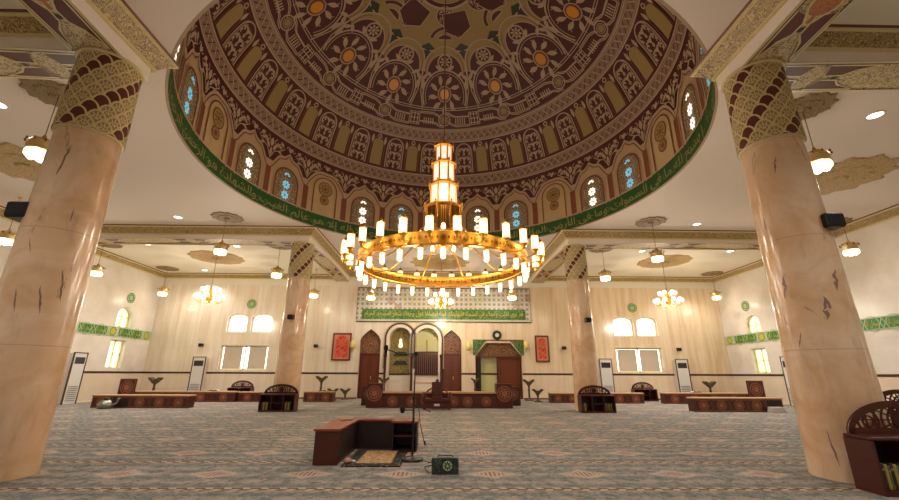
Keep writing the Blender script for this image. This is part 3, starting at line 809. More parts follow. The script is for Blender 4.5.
# ------------------------------------------------------------------ dome
Z0 = 8.6; AE = 5.1; RB = RD
TAB = [(0., RB, ZC), (Z0-ZC, RB, Z0)]; _t = Z0-ZC; _pr, _pz = RB, Z0
for i in range(1, 401):
    ph = PI/2*i/400; rr, zz = RB*math.cos(ph), Z0+AE*math.sin(ph); _t += math.hypot(rr-_pr, zz-_pz); _pr, _pz = rr, zz; TAB.append((_t, rr, zz))
TM = _t
import bisect
_ts = [q[0] for q in TAB]; _zs = [q[2] for q in TAB]
def prof(t):
    t = min(max(t, 0), TM); i = min(max(bisect.bisect(_ts, t), 1), len(TAB)-1); a, b = TAB[i-1], TAB[i]; u = (t-a[0])/(b[0]-a[0])
    return a[1]+(b[1]-a[1])*u, a[2]+(b[2]-a[2])*u
def tz(z):
    i = min(max(bisect.bisect(_zs, z), 1), len(TAB)-1); a, b = TAB[i-1], TAB[i]; return a[0]+(b[0]-a[0])*(z-a[2])/(b[2]-a[2])
def DS(a, t, off=0.):      # a in degrees from +Y clockwise
    r, z = prof(t); r2, z2 = prof(t+.02); r1, z1 = prof(t-.02); dr, dz = r2-r1, z2-z1; l = math.hypot(dr, dz)
    nr, nz = -dz/l, dr/l      # inward normal
    q = R(a); r += nr*off; z += nz*off
    return V((XC+r*math.sin(q), YC+r*math.cos(q), z))
def DL(a0, t0, rref=None): # metric chart centred on (a0, t0)
    rr = rref or prof(t0)[0]
    return lambda x, y, off=0.: DS(a0+math.degrees(x/rr), t0+y, off)
def ringpts(t, off, n=240): return [DS(360*i/n, t, off) for i in range(n)]
mb = MB(); ts = [0, .45, 1., 1.6, 2.1]+[TAB[i][0] for i in range(10, 396, 8)]
mb.grid([ringpts(t, 0, 144) for t in ts]+[[DS(0, TM-.001, 0)]*144], 'dome_maroon', True, True)
out = [ringpts(t, -.3, 72) for t in (0, 2.1, 4, 6, 8, TM-.3)]; mb.grid(out+[[V((XC, YC, Z0+AE+.3))]*72], 'plaster', True, True)
dome = struct(mb.build('ceiling_dome'))
def ringband(mb, t0, t1, off, mt, n=240, sub=1):
    mb.grid([ringpts(t0+(t1-t0)*i/sub, off, n) for i in range(sub+1)], mt, True, False)
MB.lw = 1.28
T_G0, T_G1 = 0.02, .45
# green inscription band
q = MB(); ringband(q, 0, .55, .03, 'band_green'); ringband(q, .53, .58, .05, 'relief'); ringband(q, -.0, .03, .045, 'relief')
q.grid([ringpts(0.0, 0, 240), ringpts(0.0, .05, 240)], 'relief', True, False)
def dome_text(body, a_c, a_w):
    vs, fs = text_tris(shape(body)); w = max(v[0] for v in vs)-min(v[0] for v in vs); c = (max(v[0] for v in vs)+min(v[0] for v in vs))/2
    k = a_w/w
    put_text(q, lambda x, y, off=0.: DS(x, y, off), [(x-c, y) for x, y in vs], fs, a_c, .16, k, .4, .042, 'gold_letter')
dome_text('يسبح لله ما في السموات وما في الأرض الملك القدوس العزيز الحكيم', 50, 112)
dome_text('هو الله الذي لا إله إلا هو عالم الغيب والشهادة هو الرحمن الرحيم', -64, 108)
dome_text('هو الله الخالق البارئ المصور له الأسماء الحسنى يسبح له ما في السموات والأرض', 176, 118)
for a in (108, -8, -120): q.stroke(DL(a, .23), [(-.02, -.2), (-.02, .2)], .03, .045, 'gold_letter')
for i in range(120):
    a = i*3+.7; S = DL(a, .23); q.stroke(S, spiral(0, .0, .13, random.random()*6, .7, random.choice((-1, 1)), 8), .012, .036, 'gold_letter')
q.build('inscription_band', dome)

# vines: curling stems with leaves inside a cell w x h centred on the chart origin
def vine(q, S, w, h, off, mt='relief', rows=2, lw=.028):
    for i in range(rows):
        cy = -h/2+h*(i+.5)/rows; hh = h/rows
        for sx in (-1, 1):
            r = min(w/4, hh*.38); q.stroke(S, [(0, cy-hh*.48), (sx*w*.06, cy-hh*.3)]+[(sx*w*.25+sx*-1*r*math.cos(t), cy-hh*.1+r*math.sin(t)) for t in [k*.55 for k in range(0, 9)]], lw, off, mt)
            q.leaf(S, sx*w*.25, cy-hh*.05, PI/2-sx*.7, hh*.3, w*.14, off+.002, mt)
            q.leaf(S, sx*w*.06, cy+hh*.2, PI/2-sx*.75, hh*.3, w*.13, off+.002, mt)
            q.leaf(S, sx*w*.42, cy-hh*.35, PI/2+sx*.2, hh*.25, w*.1, off+.002, mt)
            q.stroke(S, spiral(sx*w*.3, cy+hh*.28, w*.13, -PI/2, .85, sx, 9), lw*.8, off+.001, mt)
        q.leaf(S, 0, cy-hh*.1, PI/2, hh*.5, w*.2, off+.004, mt)
# window zone
tA0, tA1 = tz(9.31), tz(9.78)
q = MB()
ringband(q, .46, tz(8.3), .012, 'dome_cream', 240, 2)
up = []     # ogee line, per bay
def ogee(hw, lo, hi, kind):
    P = []
    n = 12
    for i in range(n+1):
        u = i/n; x = -hw+hw*u
        if kind == 'o': s = (1-math.cos(PI*min(u/.62, 1)))/2*.72 if u < .62 else .72+.28*((u-.62)/.38)**2.0
        else: s = math.sin(PI/2*min(1, u*1.25))**.8
        P.append((x, lo+(hi-lo)*s))
    return P+[(-x, y) for x, y in P[::-1][1:]]
HB = R(7.5)*RB
for k_ in range(24):
    a0 = 15*k_; S = DL(a0-1.5, 0, RB); kind = k_ % 3
    pil = .13
    lo, hi = tz(8.1), tz(8.88) if kind else tz(8.82)
    og = ogee(HB-.0, lo, hi, 'o' if kind else 'n')
    q.grid([[S(x, tz(8.05), .016) for x, y in og], [S(x, (y+tz(8.05))/2, .016) for x, y in og], [S(x, y, .016) for x, y in og]], 'dome_cream', False, False)
    for e, w, mt in ((.0, .06, 'relief'), (-.085, .03, 'dome_brown'), (-.15, .025, 'relief')):
        q.stroke(S, [(x*(1+e*.3), y+e) for x, y in og], w, .03, mt)
    q.fill(DL(a0+6., 0, RB), rect(-pil, pil, .5, tz(8.02)), .03, 'dome_brown')
    for xx in (-pil, pil): q.stroke(DL(a0+6., 0, RB), [(xx, .5), (xx, tz(8.02))], .025, .036, 'relief')
    # maroon field with vines above the ogee joints
    S2 = DL(a0+6., tz(8.78), RB)
    for sx in (-1, 1):
        q.stroke(S2, [(0, -.42), (sx*.16, -.1), (sx*.4, .02), (sx*.6, .18), (sx*.42, .3), (sx*.25, .2), (sx*.3, .08)], .028, .02, 'relief')
        q.leaf(S2, sx*.08, -.1, PI/2-sx*.5, .3, .13, .022, 'relief'); q.leaf(S2, sx*.45, .1, PI/2+sx*.9, .28, .1, .022, 'relief'); q.leaf(S2, sx*.3, -.02, -sx*.2+(PI if sx < 0 else 0), .22, .09, .022, 'relief')
        q.leaf(S2, sx*.78, .38, -PI/2+sx*.3, .22, .1, .022, 'relief')
    for sx in (-1, 1):
        q.stroke(S2, spiral(sx*.22, .24, .12, PI/2, .8, sx, 10), .024, .022, 'relief'); q.stroke(S2, spiral(sx*.5, .22, .1, -PI/2, .8, -sx, 10), .024, .022, 'relief'); q.stroke(S2, spiral(sx*.72, .3, .08, 0, .8, sx, 10), .022, .022, 'relief')
        q.leaf(S2, sx*.12, .05, PI/2-sx*.9, .2, .1, .023, 'relief'); q.leaf(S2, sx*.36, .36, -sx*.3+(PI if sx < 0 else 0), .2, .09, .023, 'relief')
    q.leaf(S2, 0, -.35, PI/2, .34, .12, .024, 'relief'); q.leaf(S2, 0, .34, -PI/2, .34, .18, .022, 'relief')
    if kind:
        pts = archp(0, .5, .5, tz(8.3)); ar = pts[1:-1]; q.grid([[S(x, .5, .026) for x, y in ar], [S(x, (y+.5)/2, .026) for x, y in ar], [S(x, y, .026) for x, y in ar]], 'lattice', False, False); q.stroke(S, pts, .05, .034, 'dome_brown'); q.stroke(S, [(x*1.13, y+(.06 if y > .6 else 0)) for x, y in pts], .03, .034, 'relief')
        q.circ(S, 0, tz(7.68), .24, .02, .03, 'relief'); q.circ(S, 0, tz(7.28), .22, .02, .03, 'relief')
    else:
        pts = archp(0, .5, .5, tz(8.62)); q.stroke(S, pts, .04, .034, 'dome_brown')
        for z, r in ((8.15, .3), (7.68, .19)):
            q.disc(S, 0, tz(z), r, .024, 'relief', 20); q.disc(S, 0, tz(z), r*.86, .028, 'khaki', 20); q.circ(S, 0, tz(z), r*.95, .03, .032, 'dome_brown')
            q.disc(S, 0, tz(z), r*.22, .034, 'dome_brown', 12)
            for j in range(8): q.leaf(S, 0, tz(z), j*PI/4, r*.75, r*.2, .032, 'dome_brown')
q.build('window_arcade', dome)
for k_ in range(24):
    if k_ % 3 == 0: continue
    q = MB(); S = DL(15*k_-1.5, 0, RB); mt = 'star_white' if k_ % 3 == 1 else 'star_blue'
    for z, r, part in ((7.68, .17, 0), (7.28, .17, 0), (8.02, .14, 1)):
        for j in range(8):
            an = j*PI/4+PI/8
            if part and math.sin(an) < -.2: continue
            q.leaf(S, r*.32*math.cos(an), tz(z)+r*.32*math.sin(an), an, r*.72, r*.5, .036, mt)
        if not part: q.circ(S, 0, tz(z), r*.32, .022, .037, mt, 10)
    g_ = struct(q.build('window_%d' % wn)); wn += 1
# lower plaited band
q = MB()
def plait(q, t0, t1, n):
    ringband(q, t0, t1, .014, 'relief_dim', 240)
    for t in (t0, t1): ringband(q, t-.028, t+.028, .03, 'relief')
    ringband(q, t0+.07, t0+.09, .024, 'relief'); ringband(q, t1-.09, t1-.07, .024, 'relief')
    for i in range(n):
        a = 360*i/n; S = DL(a, (t0+t1)/2); w = 2*PI*prof(t0)[0]/n; h = (t1-t0)/2-.1
        q.stroke(S, [(-w*.5, -h), (w*.4, h)], .024, .022, 'dome_maroon'); q.stroke(S, [(w*.3, -h*.8), (-w*.2, h*.8)], .03, .024, 'relief')
plait(q, tA0, tA1, 132)
tB0, tB1 = tz(11.12), tz(11.5)
plait(q, tB0, tB1, 120)
q.build('plaited_bands', dome)
# tall arched panels
q = MB(); tp0, tp1 = tA1+.08, tB0-.1
for k_ in range(24):
    rr = prof((tp0+tp1)/2)[0]
    S = DL(15*k_+1.2, 0, rr); p = archp(0, tp0+.03, .235, tp1-.2, .8)
    def grow(p, e): return [(x*(1+e/.235), y+(e if y > tp0+.2 else 0)) for x, y in p]
    # sub-divided fill so that it follows the curve of the dome
    def tall(q, S, w, t0, t1, off, mt, cap=.2):
        rows = [[S(-w, t0+(t1-cap-t0)*i/6, off), S(w, t0+(t1-cap-t0)*i/6, off)] for i in range(7)]; q.grid(rows, mt, False, False)
        q.fill(S, arc(0, t1-cap, w, 0, 180, 12, cap), off, mt)
    tall(q, S, .235, tp0+.05, tp1-.16, .022, 'khaki'); q.stroke(S, [(-.3, tp0+.03)]+arc(0, tp1-.36, .3, 180, 0, 12, .27)+[(.3, tp0+.03)], .0275, .02, 'dome_brown')
    q.circ(S, 0, tp1-.06, .075, .035, .03, 'relief', 10)
    S = DL(15*k_+8.7, 0, rr)
    for w, lw, mt in ((.36, .034, 'relief'), (.29, .02, 'relief')):
        q.stroke(S, [(-w, tp0+.02)]+[(-w, tp0+.02+(tp1-w-tp0)*i/4) for i in range(1, 4)]+arc(0, tp1-w-.0, w, 180, 0, 12)+[(w, tp1-w-(tp1-w-tp0)*i/4) for i in range(1, 4)]+[(w, tp0+.02)], lw, .024, mt)
    vine(q, DL(15*k_+8.7, (tp0+tp1)/2-.06, rr), .56, tp1-tp0-.2, .022, 'relief', 3, .03)
    for sx in (-1, 1): q.leaf(S, sx*.5, tp1-.02, -PI/2-sx*.0, .4, .12, .02, 'relief')
q.build('arched_panels', dome)
# guilloche
q = MB(); tg0, tg1 = tB1+.06, tz(12.1); tm = (tg0+tg1)/2; hg = (tg1-tg0)/2; rg = prof(tm)[0]
for t in (tg1, tg1+.09): ringband(q, t-.016, t+.016, .03, 'relief')
ringband(q, tg0-.016, tg0+.01, .03, 'relief')
for k_ in range(12):
    S = DL(30*k_, tm, rg); W = R(30)*rg
    for r, w in ((.26, .035), (.17, .02)): q.circ(S, 0, 0, r*hg/.42, w, .024, 'relief', 18)
    q.disc(S, 0, 0, .13*hg/.42, .022, 'khaki', 12)
    for sg in (-1, 1):       # flowing bands from the circle to the knot
        for e in (0, .06):
            q.stroke(S, [(sg*(-.02), sg*(hg*.82-e)), (sg*.22, sg*(hg*.72-e)), (sg*.34, sg*(hg*.5-e)), (sg*.5, sg*(hg*.34-e*.5)), (sg*W*.42, sg*hg*.3-sg*e*.5)], .028, .024, 'relief')
            q.stroke(S, [(sg*.18, -sg*(hg*.3-e)), (sg*.3, -sg*(hg*.55-e)), (sg*.5, -sg*(hg*.75-e)), (sg*W*.42, -sg*(hg*.75-e))], .028, .024, 'relief')
        for j in range(5):
            x = sg*(.5+j*.095); q.stroke(S, [(x, -hg*.5), (x, hg*.15)], .035, .022, 'relief')
    S = DL(30*k_+15, tm, rg)
    for e in (-.14, 0, .14):
        q.stroke(S, [(-.2, e*hg/.3), (.2, e*hg/.3)], .03, .026, 'relief'); q.stroke(S, [(e, -.2*hg/.3), (e, .2*hg/.3)], .03, .028, 'relief')
    q.stroke(S, [(-.22, -.2*hg/.3), (.22, -.2*hg/.3), (.22, .2*hg/.3), (-.22, .2*hg/.3)], .03, .027, 'relief', True)
q.build('guilloche_band', dome)
# bosses and rosettes
def tr(r):   # arc length at horizontal radius r on the cap
    for i in range(len(TAB)-1, 0, -1):
        if TAB[i][1] >= r: return TAB[i][0]
    return 0
tO, tR_, tC = tr(4.16), tr(3.25), tr(2.5)
q = MB()
def DP(a0):     # chart: x tangential metres, y = horizontal radius
    def S(x, r, off=0.): return DS(a0+math.degrees(math.atan2(x, r)), tr2(math.hypot(x, r)), off)
    return S
_rs = [(a[1], a[0]) for a in TAB[::-1]]
_rk = [a[0] for a in _rs]
def tr2(r):
    i = min(max(bisect.bisect(_rk, r), 1), len(_rs)-1); a, b = _rs[i-1], _rs[i]; return a[1]+(b[1]-a[1])*(r-a[0])/((b[0]-a[0]) or 1)
for k_ in range(12):
    S = DP(30*k_)
    for rr, w in ((.92, .045), (.82, .02)): q.stroke(S, [(rr*math.cos(R(t)), 4.22-rr*math.sin(R(t))*1.0) for t in range(-18, 199, 12)], w, .026, 'relief')
    q.circ(S, 0, 4.16, .27, .03, .028, 'relief'); 
    for j in range(9):
        an = 2*PI*j/9; q.leaf(S, .33*math.cos(an), 4.16+.33*math.sin(an), an+.5, .38, .17, .024, 'relief'); q.stroke(S, [(.3*math.cos(an), 4.16+.3*math.sin(an)), (.55*math.cos(an+.25), 4.16+.55*math.sin(an+.25)), (.7*math.cos(an+.1), 4.16+.7*math.sin(an+.1))], .02, .022, 'relief')
    # rosette
    q.circ(S, 0, 3.0, .27, .045, .03, 'relief'); q.disc(S, 0, 3.0, .06, .03, 'relief', 8)
    for j in range(8): q.leaf(S, .06*math.cos(j*PI/4), 3.0+.06*math.sin(j*PI/4), j*PI/4, .17, .08, .028, 'relief')
    for sx in (-1, 1):
        q.leaf(S, sx*.38, 3.12, PI/2+sx*.9-PI*(sx > 0)*0, .32, .13, .024, 'relief'); q.leaf(S, sx*.5, 3.55, -PI/2+sx*.8, .34, .13, .024, 'relief')
        q.leaf(S, sx*.9, 4.0, -PI/2, .5, .16, .024, 'relief'); q.leaf(S, sx*1.0, 3.6, -PI/2+sx*.35, .35, .14, .024, 'relief')
        q.stroke(S, [(sx*.95, 4.6), (sx*1.0, 4.0), (sx*.9, 3.4), (sx*.82, 3.1)], .03, .024, 'relief')
    # crescent over the rosette
    oc = arc(0, 3.3, .84, 180, 360, 16, .88); ic = arc(0, 3.42, .72, 360, 180, 16, .72)
    q.fill(S, oc+ic, .026, 'khaki'); q.stroke(S, oc, .035, .032, 'relief'); q.stroke(S, ic, .03, .032, 'relief')
    q.stroke(S, arc(0, 3.34, .78, 180, 360, 16, .82), .016, .034, 'dome_brown')
q.build('boss_and_rosette_ring', dome)
for k_ in range(12):
    q = MB(); S = DP(30*k_); q.disc(S, 0, 4.16, .19, .05, 'orange_boss', 20); q.circ(S, 0, 4.16, .215, .04, .045, 'dome_brown'); o = q.build('orange_boss', dome)
# star centre
q = MB()
ringb = [[DS(360*i/120, tr2(r), .016) for i in range(120)] for r in (2.62, 2.2, 1.8, 1.4, 1.0)]
q.grid(ringb, 'khaki', True, False)
for k_ in range(12):
    S = DP(30*k_+15)
    q.fill(S, [(0, 2.34), (.34, 2.56), (.2, 2.78), (0, 3.0), (-.2, 2.78), (-.34, 2.56)], .024, 'dark_green')
    if k_ % 2 == 0:
        p = [(-.42, 1.15), (.42, 1.15), (.5, 1.8), (.0, 2.15), (-.5, 1.8)]
        q.fill(S, p, .024, 'dome_maroon'); q.stroke(S, p, .03, .03, 'relief', True); vine(q, lambda x, y, off=0., S=S: S(x, 1.6-y, off), .7, .8, .028, 'relief', 2, .02)
    S = DP(30*k_)
    if k_ % 2 == 0:
        p = arc(0, 2.16, .28, 180, 0, 10, -.2); q.fill(S, [(x, y) for x, y in p], .024, 'dome_maroon'); q.stroke(S, p, .03, .03, 'relief', True)
        oc = arc(0, 2.28, .62, 200, 340, 12, .62); ic = arc(0, 2.28, .48, 340, 200, 12, .48); q.fill(S, oc+ic, .024, 'dome_maroon'); q.stroke(S, oc+ic, .02, .03, 'relief', True)
        p = [(.32*math.cos(t), 1.28+.36*math.sin(t)) for t in [2*PI*i/14 for i in range(14)]]; q.fill(S, p, .024, 'dome_maroon'); q.stroke(S, p, .03, .03, 'relief', True)
        vine(q, lambda x, y, off=0., S=S: S(x, 1.28-y, off), .45, .5, .028, 'relief', 2, .016)
for rr, w in ((2.62, .04), (1.0, .06), (.8, .03)): q.stroke(lambda x, y, off=0.: DS(x, tr2(y), off), [(360*i/120, rr) for i in range(121)], w, .03, 'relief')
q.grid([[DS(360*i/60, tr2(r), .02) for i in range(60)] for r in (.78, .4, .06)], 'khaki', True, False)
for j in range(12):
    S = DP(30*j); q.leaf(S, 0, .12, PI/2, .55, .16, .03, 'dome_maroon')
q.build('star_centre', dome)
MB.lw = 1.
# ------------------------------------------------------------------ grand chandelier
CZ = 3.93; CYC = 10.1; CRR = 2.12
ch = thing('ring_chandelier', (XC, CYC, CZ), 'grand golden ring chandelier with a lantern tower hanging under the dome', 'chandelier')
q = MB(); n = 72
pr = [(CRR-.03, -.15), (CRR+.03, -.15), (CRR+.05, -.13), (CRR+.035, -.11), (CRR+.035, .11), (CRR+.05, .13), (CRR+.03, .15), (CRR-.03, .15), (CRR-.05, .13), (CRR-.035, .11), (CRR-.035, -.11), (CRR-.05, -.13), (CRR-.03, -.15)]
q.grid([[(r*math.cos(2*PI*j/n), r*math.sin(2*PI*j/n), z) for j in range(n)] for r, z in pr], 'brass', True, True)
for i in range(56):
    a = 2*PI*i/56
    for rr, s in ((CRR+.037, 1), (CRR-.037, -1)):
        S = lambda x, y, off=0., a=a, rr=rr, s=s: V(((rr+s*off)*math.cos(a+x/rr), (rr+s*off)*math.sin(a+x/rr), y))
        q.disc(S, 0, 0, .035, .008, 'brass_dark', 8); q.circ(S, 0, 0, .055, .012, .008, 'brass_dark', 10)
        q.leaf(S, .12, -.03, PI/2, .07, .05, .006, 'brass_dark')
q.build('ring', ch)
tw = [('tier', .50, .82, 1.52, 0), ('tier', .385, 1.60, 2.16, 1), ('tier', .32, 2.28, 2.82, 1), ('tier', .24, 2.94, 3.38, 1)]
tp = None
q = MB()
for (nm, r, z0, z1, lit) in tw:
    for rr, za, zb in ((r+.05, z0-.05, z0), (r+.06, z1, z1+.05)): q.lathe([(rr-.03, za), (rr, za+.015), (rr, zb-.015), (rr-.03, zb)], 'brass', n=8, smooth=False, ph=PI/8)
    for j in range(8):
        a = PI/8+j*PI/4; q.tube([(r*math.cos(a), r*math.sin(a), z0), (r*math.cos(a), r*math.sin(a), z1)], .02, 'brass', 6)
        q.lathe([(.018, 0), (.03, .03), (.0, .09)], 'brass', ((r+.04)*math.cos(a), (r+.04)*math.sin(a), z1+.05), 6)
q.lathe([(.23, 3.43), (.14, 3.48), (.1, 3.54), (.03, 3.6), (.03, 3.68)], 'brass', n=12)
q.lathe([(.0, .34), (.08, .38), (.12, .46), (.3, .6), (.45, .72), (.48, .78)], 'brass', n=16)
q.build('tower_frame', ch)
for (nm, r, z0, z1, lit) in tw:
    g = MB(); rr = r*.93
    for j in range(8):
        a0, a1 = PI/8+j*PI/4+.08, PI/8+(j+1)*PI/4-.08
        P = [(rr*math.cos(a0), rr*math.sin(a0), z0+.02), (rr*math.cos(a1), rr*math.sin(a1), z0+.02), (rr*math.cos(a1), rr*math.sin(a1), z1-.02), (rr*math.cos(a0), rr*math.sin(a0), z1-.02)]
        if lit: g.face(P, 'tower_glass')
        else:
            g.face(P, 'brass_dark')
            S = lambda x, y, off=0., P=P: V(P[0])+(V(P[1])-V(P[0]))*x+(V(P[3])-V(P[0]))*y+V(((P[0][0]+P[1][0])/2, (P[0][1]+P[1][1])/2, 0)).normalized()*off
            for e in (.3, .5, .7): g.stroke(S, [(e, .05), (e, .95)], .06, .006, 'brass')
    g.build('glass_tier' if lit else 'brass_drum', ch)
q = MB(); zt = Z0+AE-CZ
zz = 3.64
i = 0
while zz < zt: q.lathe([(.0, 0), (.014, .01), (.014, .05), (0, .06)], 'brass_dark', (0, 0, zz), 6); zz += .062; i += 1
q.tube([(0, 0, 3.6), (0, 0, zt)], .006, 'brass_dark', 5); q.lathe([(.05, 0), (.16, .1), (.18, .14)], 'brass', (0, 0, zt-.15), 12)
q.build('chain', ch)
for j in range(8):
    a = j*PI/4+PI/8; q = MB(); P = []
    for i in range(15):
        u = i/14; r = .4+(CRR-.42)*u; z = .62-.62*u+.28*math.sin(PI*u)*math.cos(PI*u*1.2); P.append((r*math.cos(a), r*math.sin(a), z))
    q.tube(P, .02, 'brass', 6)
    q.tube([((.5+.18*math.cos(t))*math.cos(a), (.5+.18*math.cos(t))*math.sin(a), .75+.18*math.sin(t)) for t in [k_*.5 for k_ in range(11)]], .014, 'brass', 5)
    q.build('arm', ch)
for j in range(16):
    a = j*PI/8; r = .78 if j % 2 else .6; q = MB(); c = (r*math.cos(a), r*math.sin(a), .62 if j % 2 else .8)
    q.tube([(.3*math.cos(a), .3*math.sin(a), .6), (.55*math.cos(a), .55*math.sin(a), c[2]-.2), (c[0], c[1], c[2]-.12)], .012, 'brass', 5)
    q.lathe([(.02, -.12), (.05, -.08), (.03, -.06)], 'brass', c, 8); q.lathe([(.035, -.06), (.06, 0), (.045, .09), (.0, .12)], 'bulb', c, 10)
    q.build('inner_bulb', ch)
def up_lamp():
    o = MB(); rl = 2.49-CRR
    o.tube([(0, 0, -.06), (rl*.4, 0, -.12), (rl*.85, 0, -.1), (rl, 0, -.03)], .014, 'brass', 6)
    o.lathe([(.0, -.1), (.03, -.08), (.05, -.04), (.045, -.01), (.085, .015), (.095, .035), (.08, .04)], 'brass', (rl, 0, 0), 14)
    o.lathe([(.09, .345), (.098, .36), (.07, .385), (.045, .40), (.045, .425), (.02, .44), (.0, .49)], 'brass', (rl, 0, 0), 14)
    for k_ in range(4): o.tube([(rl+.09*math.cos(k_*PI/2), .09*math.sin(k_*PI/2), .03), (rl+.09*math.cos(k_*PI/2), .09*math.sin(k_*PI/2), .35)], .006, 'brass', 4)
    return o
first = None
for j in range(28):
    a = 2*PI*(j+.5)/28
    if first is None:
        first = up_lamp().build('upper_lamp', ch); g = MB(); g.lathe([(.07, .035), (.078, .05), (.078, .33), (.07, .345)], 'lamp_glass', (2.49-CRR, 0, 0), 14); fg = g.build('glass', first); o = first
    else:
        o = first.copy(); COL.objects.link(o); o.parent = ch; g2 = fg.copy(); COL.objects.link(g2); g2.parent = o
    o.location = (CRR*math.cos(a), CRR*math.sin(a), -.03); o.rotation_euler = (0, 0, a)
first = None
for j in range(28):
    a = 2*PI*j/28
    if first is None:
        q = MB(); q.lathe([(.03, -.16), (.05, -.18), (.062, -.2), (.062, -.22)], 'brass', n=12); q.tube([(0, 0, -.14), (0, 0, -.17)], .012, 'brass', 6); first = q.build('lower_lamp', ch)
        q = MB(); q.lathe([(.0, -.47), (.035, -.46), (.052, -.435), (.055, -.22)], 'lamp_glass', n=12); fg = q.build('glass', first); o = first
    else:
        o = first.copy(); COL.objects.link(o); o.parent = ch; g2 = fg.copy(); COL.objects.link(g2); g2.parent = o
    o.location = (CRR*math.cos(a), CRR*math.sin(a), 0); o.rotation_euler = (0, 0, a)

# ------------------------------------------------------------------ lantern clusters, chandeliers, medallions, downlights
MATS_ = mat('sconce_gold', rgb(226, 204, 120), rough=.4)
def lantern_proto(label, loc_, ztop):
    t = thing('lantern', loc_, label, 'lantern', 'brass lanterns with frosted cups')
    q = MB(); q.tube([(0, 0, .28), (0, 0, ztop-loc_[2])], .009, 'brass_dark', 5); q.lathe([(.06, -.03), (.08, 0)], 'brass', (0, 0, ztop-loc_[2]-.001), 10); q.build('rod', t)
    q = MB(); q.lathe([(.0, .3), (.03, .27), (.05, .2), (.18, .16), (.24, .08), (.25, .0), (.23, -.04), (.25, -.07), (.2, -.08)], 'brass_pale', n=16)
    for j in range(10):
        a = 2*PI*j/10; q.lathe([(.0, .0), (.025, .03), (.0, .08)], 'brass_dark', (.27*math.cos(a), .27*math.sin(a), .06), 6)
    q.build('crown', t)
    q = MB()
    for j in range(6):
        a = 2*PI*j/6; q.lathe([(.06, -.07), (.085, -.13), (.075, -.2), (.035, -.235), (0, -.24)], 'bulb', (.16*math.cos(a), .16*math.sin(a), 0), 10)
    q.lathe([(.06, -.07), (.085, -.14), (.075, -.23), (.0, -.28)], 'bulb', (0, 0, 0), 10)
    q.build('glass_cups', t); return t
LAMPS = []
def L_at(px, py, Y): p = onY(px, py, Y); return p
lspec = [('brass lantern hanging just left of the near left column top', (41, 148), 6.87, 6.5), ('brass lantern hanging just right of the near right column top', (817, 160), 6.98, 6.5),
 ('brass lantern above the left aisle, between the two round medallions', (221, 248), 13.5, 6.5), ('brass lantern above the right aisle, left of the big chandelier', (657, 255), 13.5, 6.5),
 ('brass lantern at the far left edge beside the black loudspeaker', (7, 237), 12.0, 6.5), ('brass lantern at the right edge by the cornice, beyond the loudspeaker', (850, 248), 12.5, 6.5),
 ('small lantern near the left side wall above the green frieze', (97, 270), 16, 6.3), ('small lantern in the far left corner above the first tall air conditioner', (163, 291), 20.1, 6.3),
 ('small lantern just left of the distant left column', (277, 272), 16, 6.3), ('small lantern half hidden behind the distant left column', (314, 293), 20.1, 6.3),
 ('small lantern just right of the distant right column', (605, 275), 16, 6.3), ('small lantern in the far right corner above the wooden chair back', (716, 295), 20.1, 6.3),
 ('small lantern below the left end of the grand chandelier ring', (371, 295), 19.3, 6.5), ('small lantern below the right end of the grand chandelier ring', (512, 295), 19.3, 6.5)]
proto = {}
for lb, (px, py), Y, zt in lspec:
    p = L_at(px, py, Y); p.x = min(max(p.x, XL+.5), XR-.5)
    if (zt) not in proto: 
        t = lantern_proto(lb, tuple(p), zt); proto[zt] = (t, p.z)
    else:
        src, z = proto[zt]; t = clone(src, (p.x, p.y, p.z), 0, lb)
        rod = [c for c in t.children if c.name.startswith('rod')][0]; rod.scale = (1, 1, (zt-p.z)/(zt-z))
    t.scale = (.88, .88, 1)
    LAMPS.append((tuple(p), 6.))
def arm_chandelier(label, p, zt):
    t = thing('arm_chandelier', tuple(p), label, 'chandelier', 'many-armed brass chandeliers')
    q = MB(); q.tube([(0, 0, .5), (0, 0, zt-p[2])], .01, 'brass_dark', 5); q.lathe([(.09, -.05), (.12, 0)], 'brass', (0, 0, zt-p[2]-.001), 12); q.build('rod', t)
    q = MB(); q.lathe([(.0, -.32), (.05, -.28), (.03, -.2), (.13, -.1), (.15, 0), (.06, .12), (.05, .2), (.1, .28), (.04, .36), (.03, .5), (.0, .55)], 'brass', n=16); q.build('stem', t)
    for tier, (n, r, z) in enumerate(((10, .54, -.08), (6, .32, .26))):
        for j in range(n):
            a = 2*PI*(j+.5*tier)/n; q = MB(); c, s_ = math.cos(a), math.sin(a)
            q.tube([(.1*c, .1*s_, z-.02), (r*.4*c, r*.4*s_, z-.16), (r*.8*c, r*.8*s_, z-.14), (r*c, r*s_, z-.02)], .013, 'brass', 5)
            q.lathe([(.02, -.03), (.06, 0), (.02, .02)], 'brass', (r*c, r*s_, z), 8)
            o = q.build('arm', t); g = MB(); g.lathe([(.035, .02), (.085, .07), (.08, .15), (.06, .19), (0, .2)], 'bulb', (r*c, r*s_, z), 10); g.build('glass', o)
    return t
c1 = (-10.4, 18.0, 4.42); c2 = (10.25, 18.0, 4.4); c3 = (-.08, 19.3, 4.5)
t0 = arm_chandelier('brass arm chandelier with white glass in the far left bay', c1, 6.3)
clone(t0, c2, .2, 'brass arm chandelier with white glass in the far right bay')
arm_chandelier('brass arm chandelier with white glass hanging before the mosaic panel', c3, 6.5)
for c in (c1, c2, c3): LAMPS.append((c, 60.))
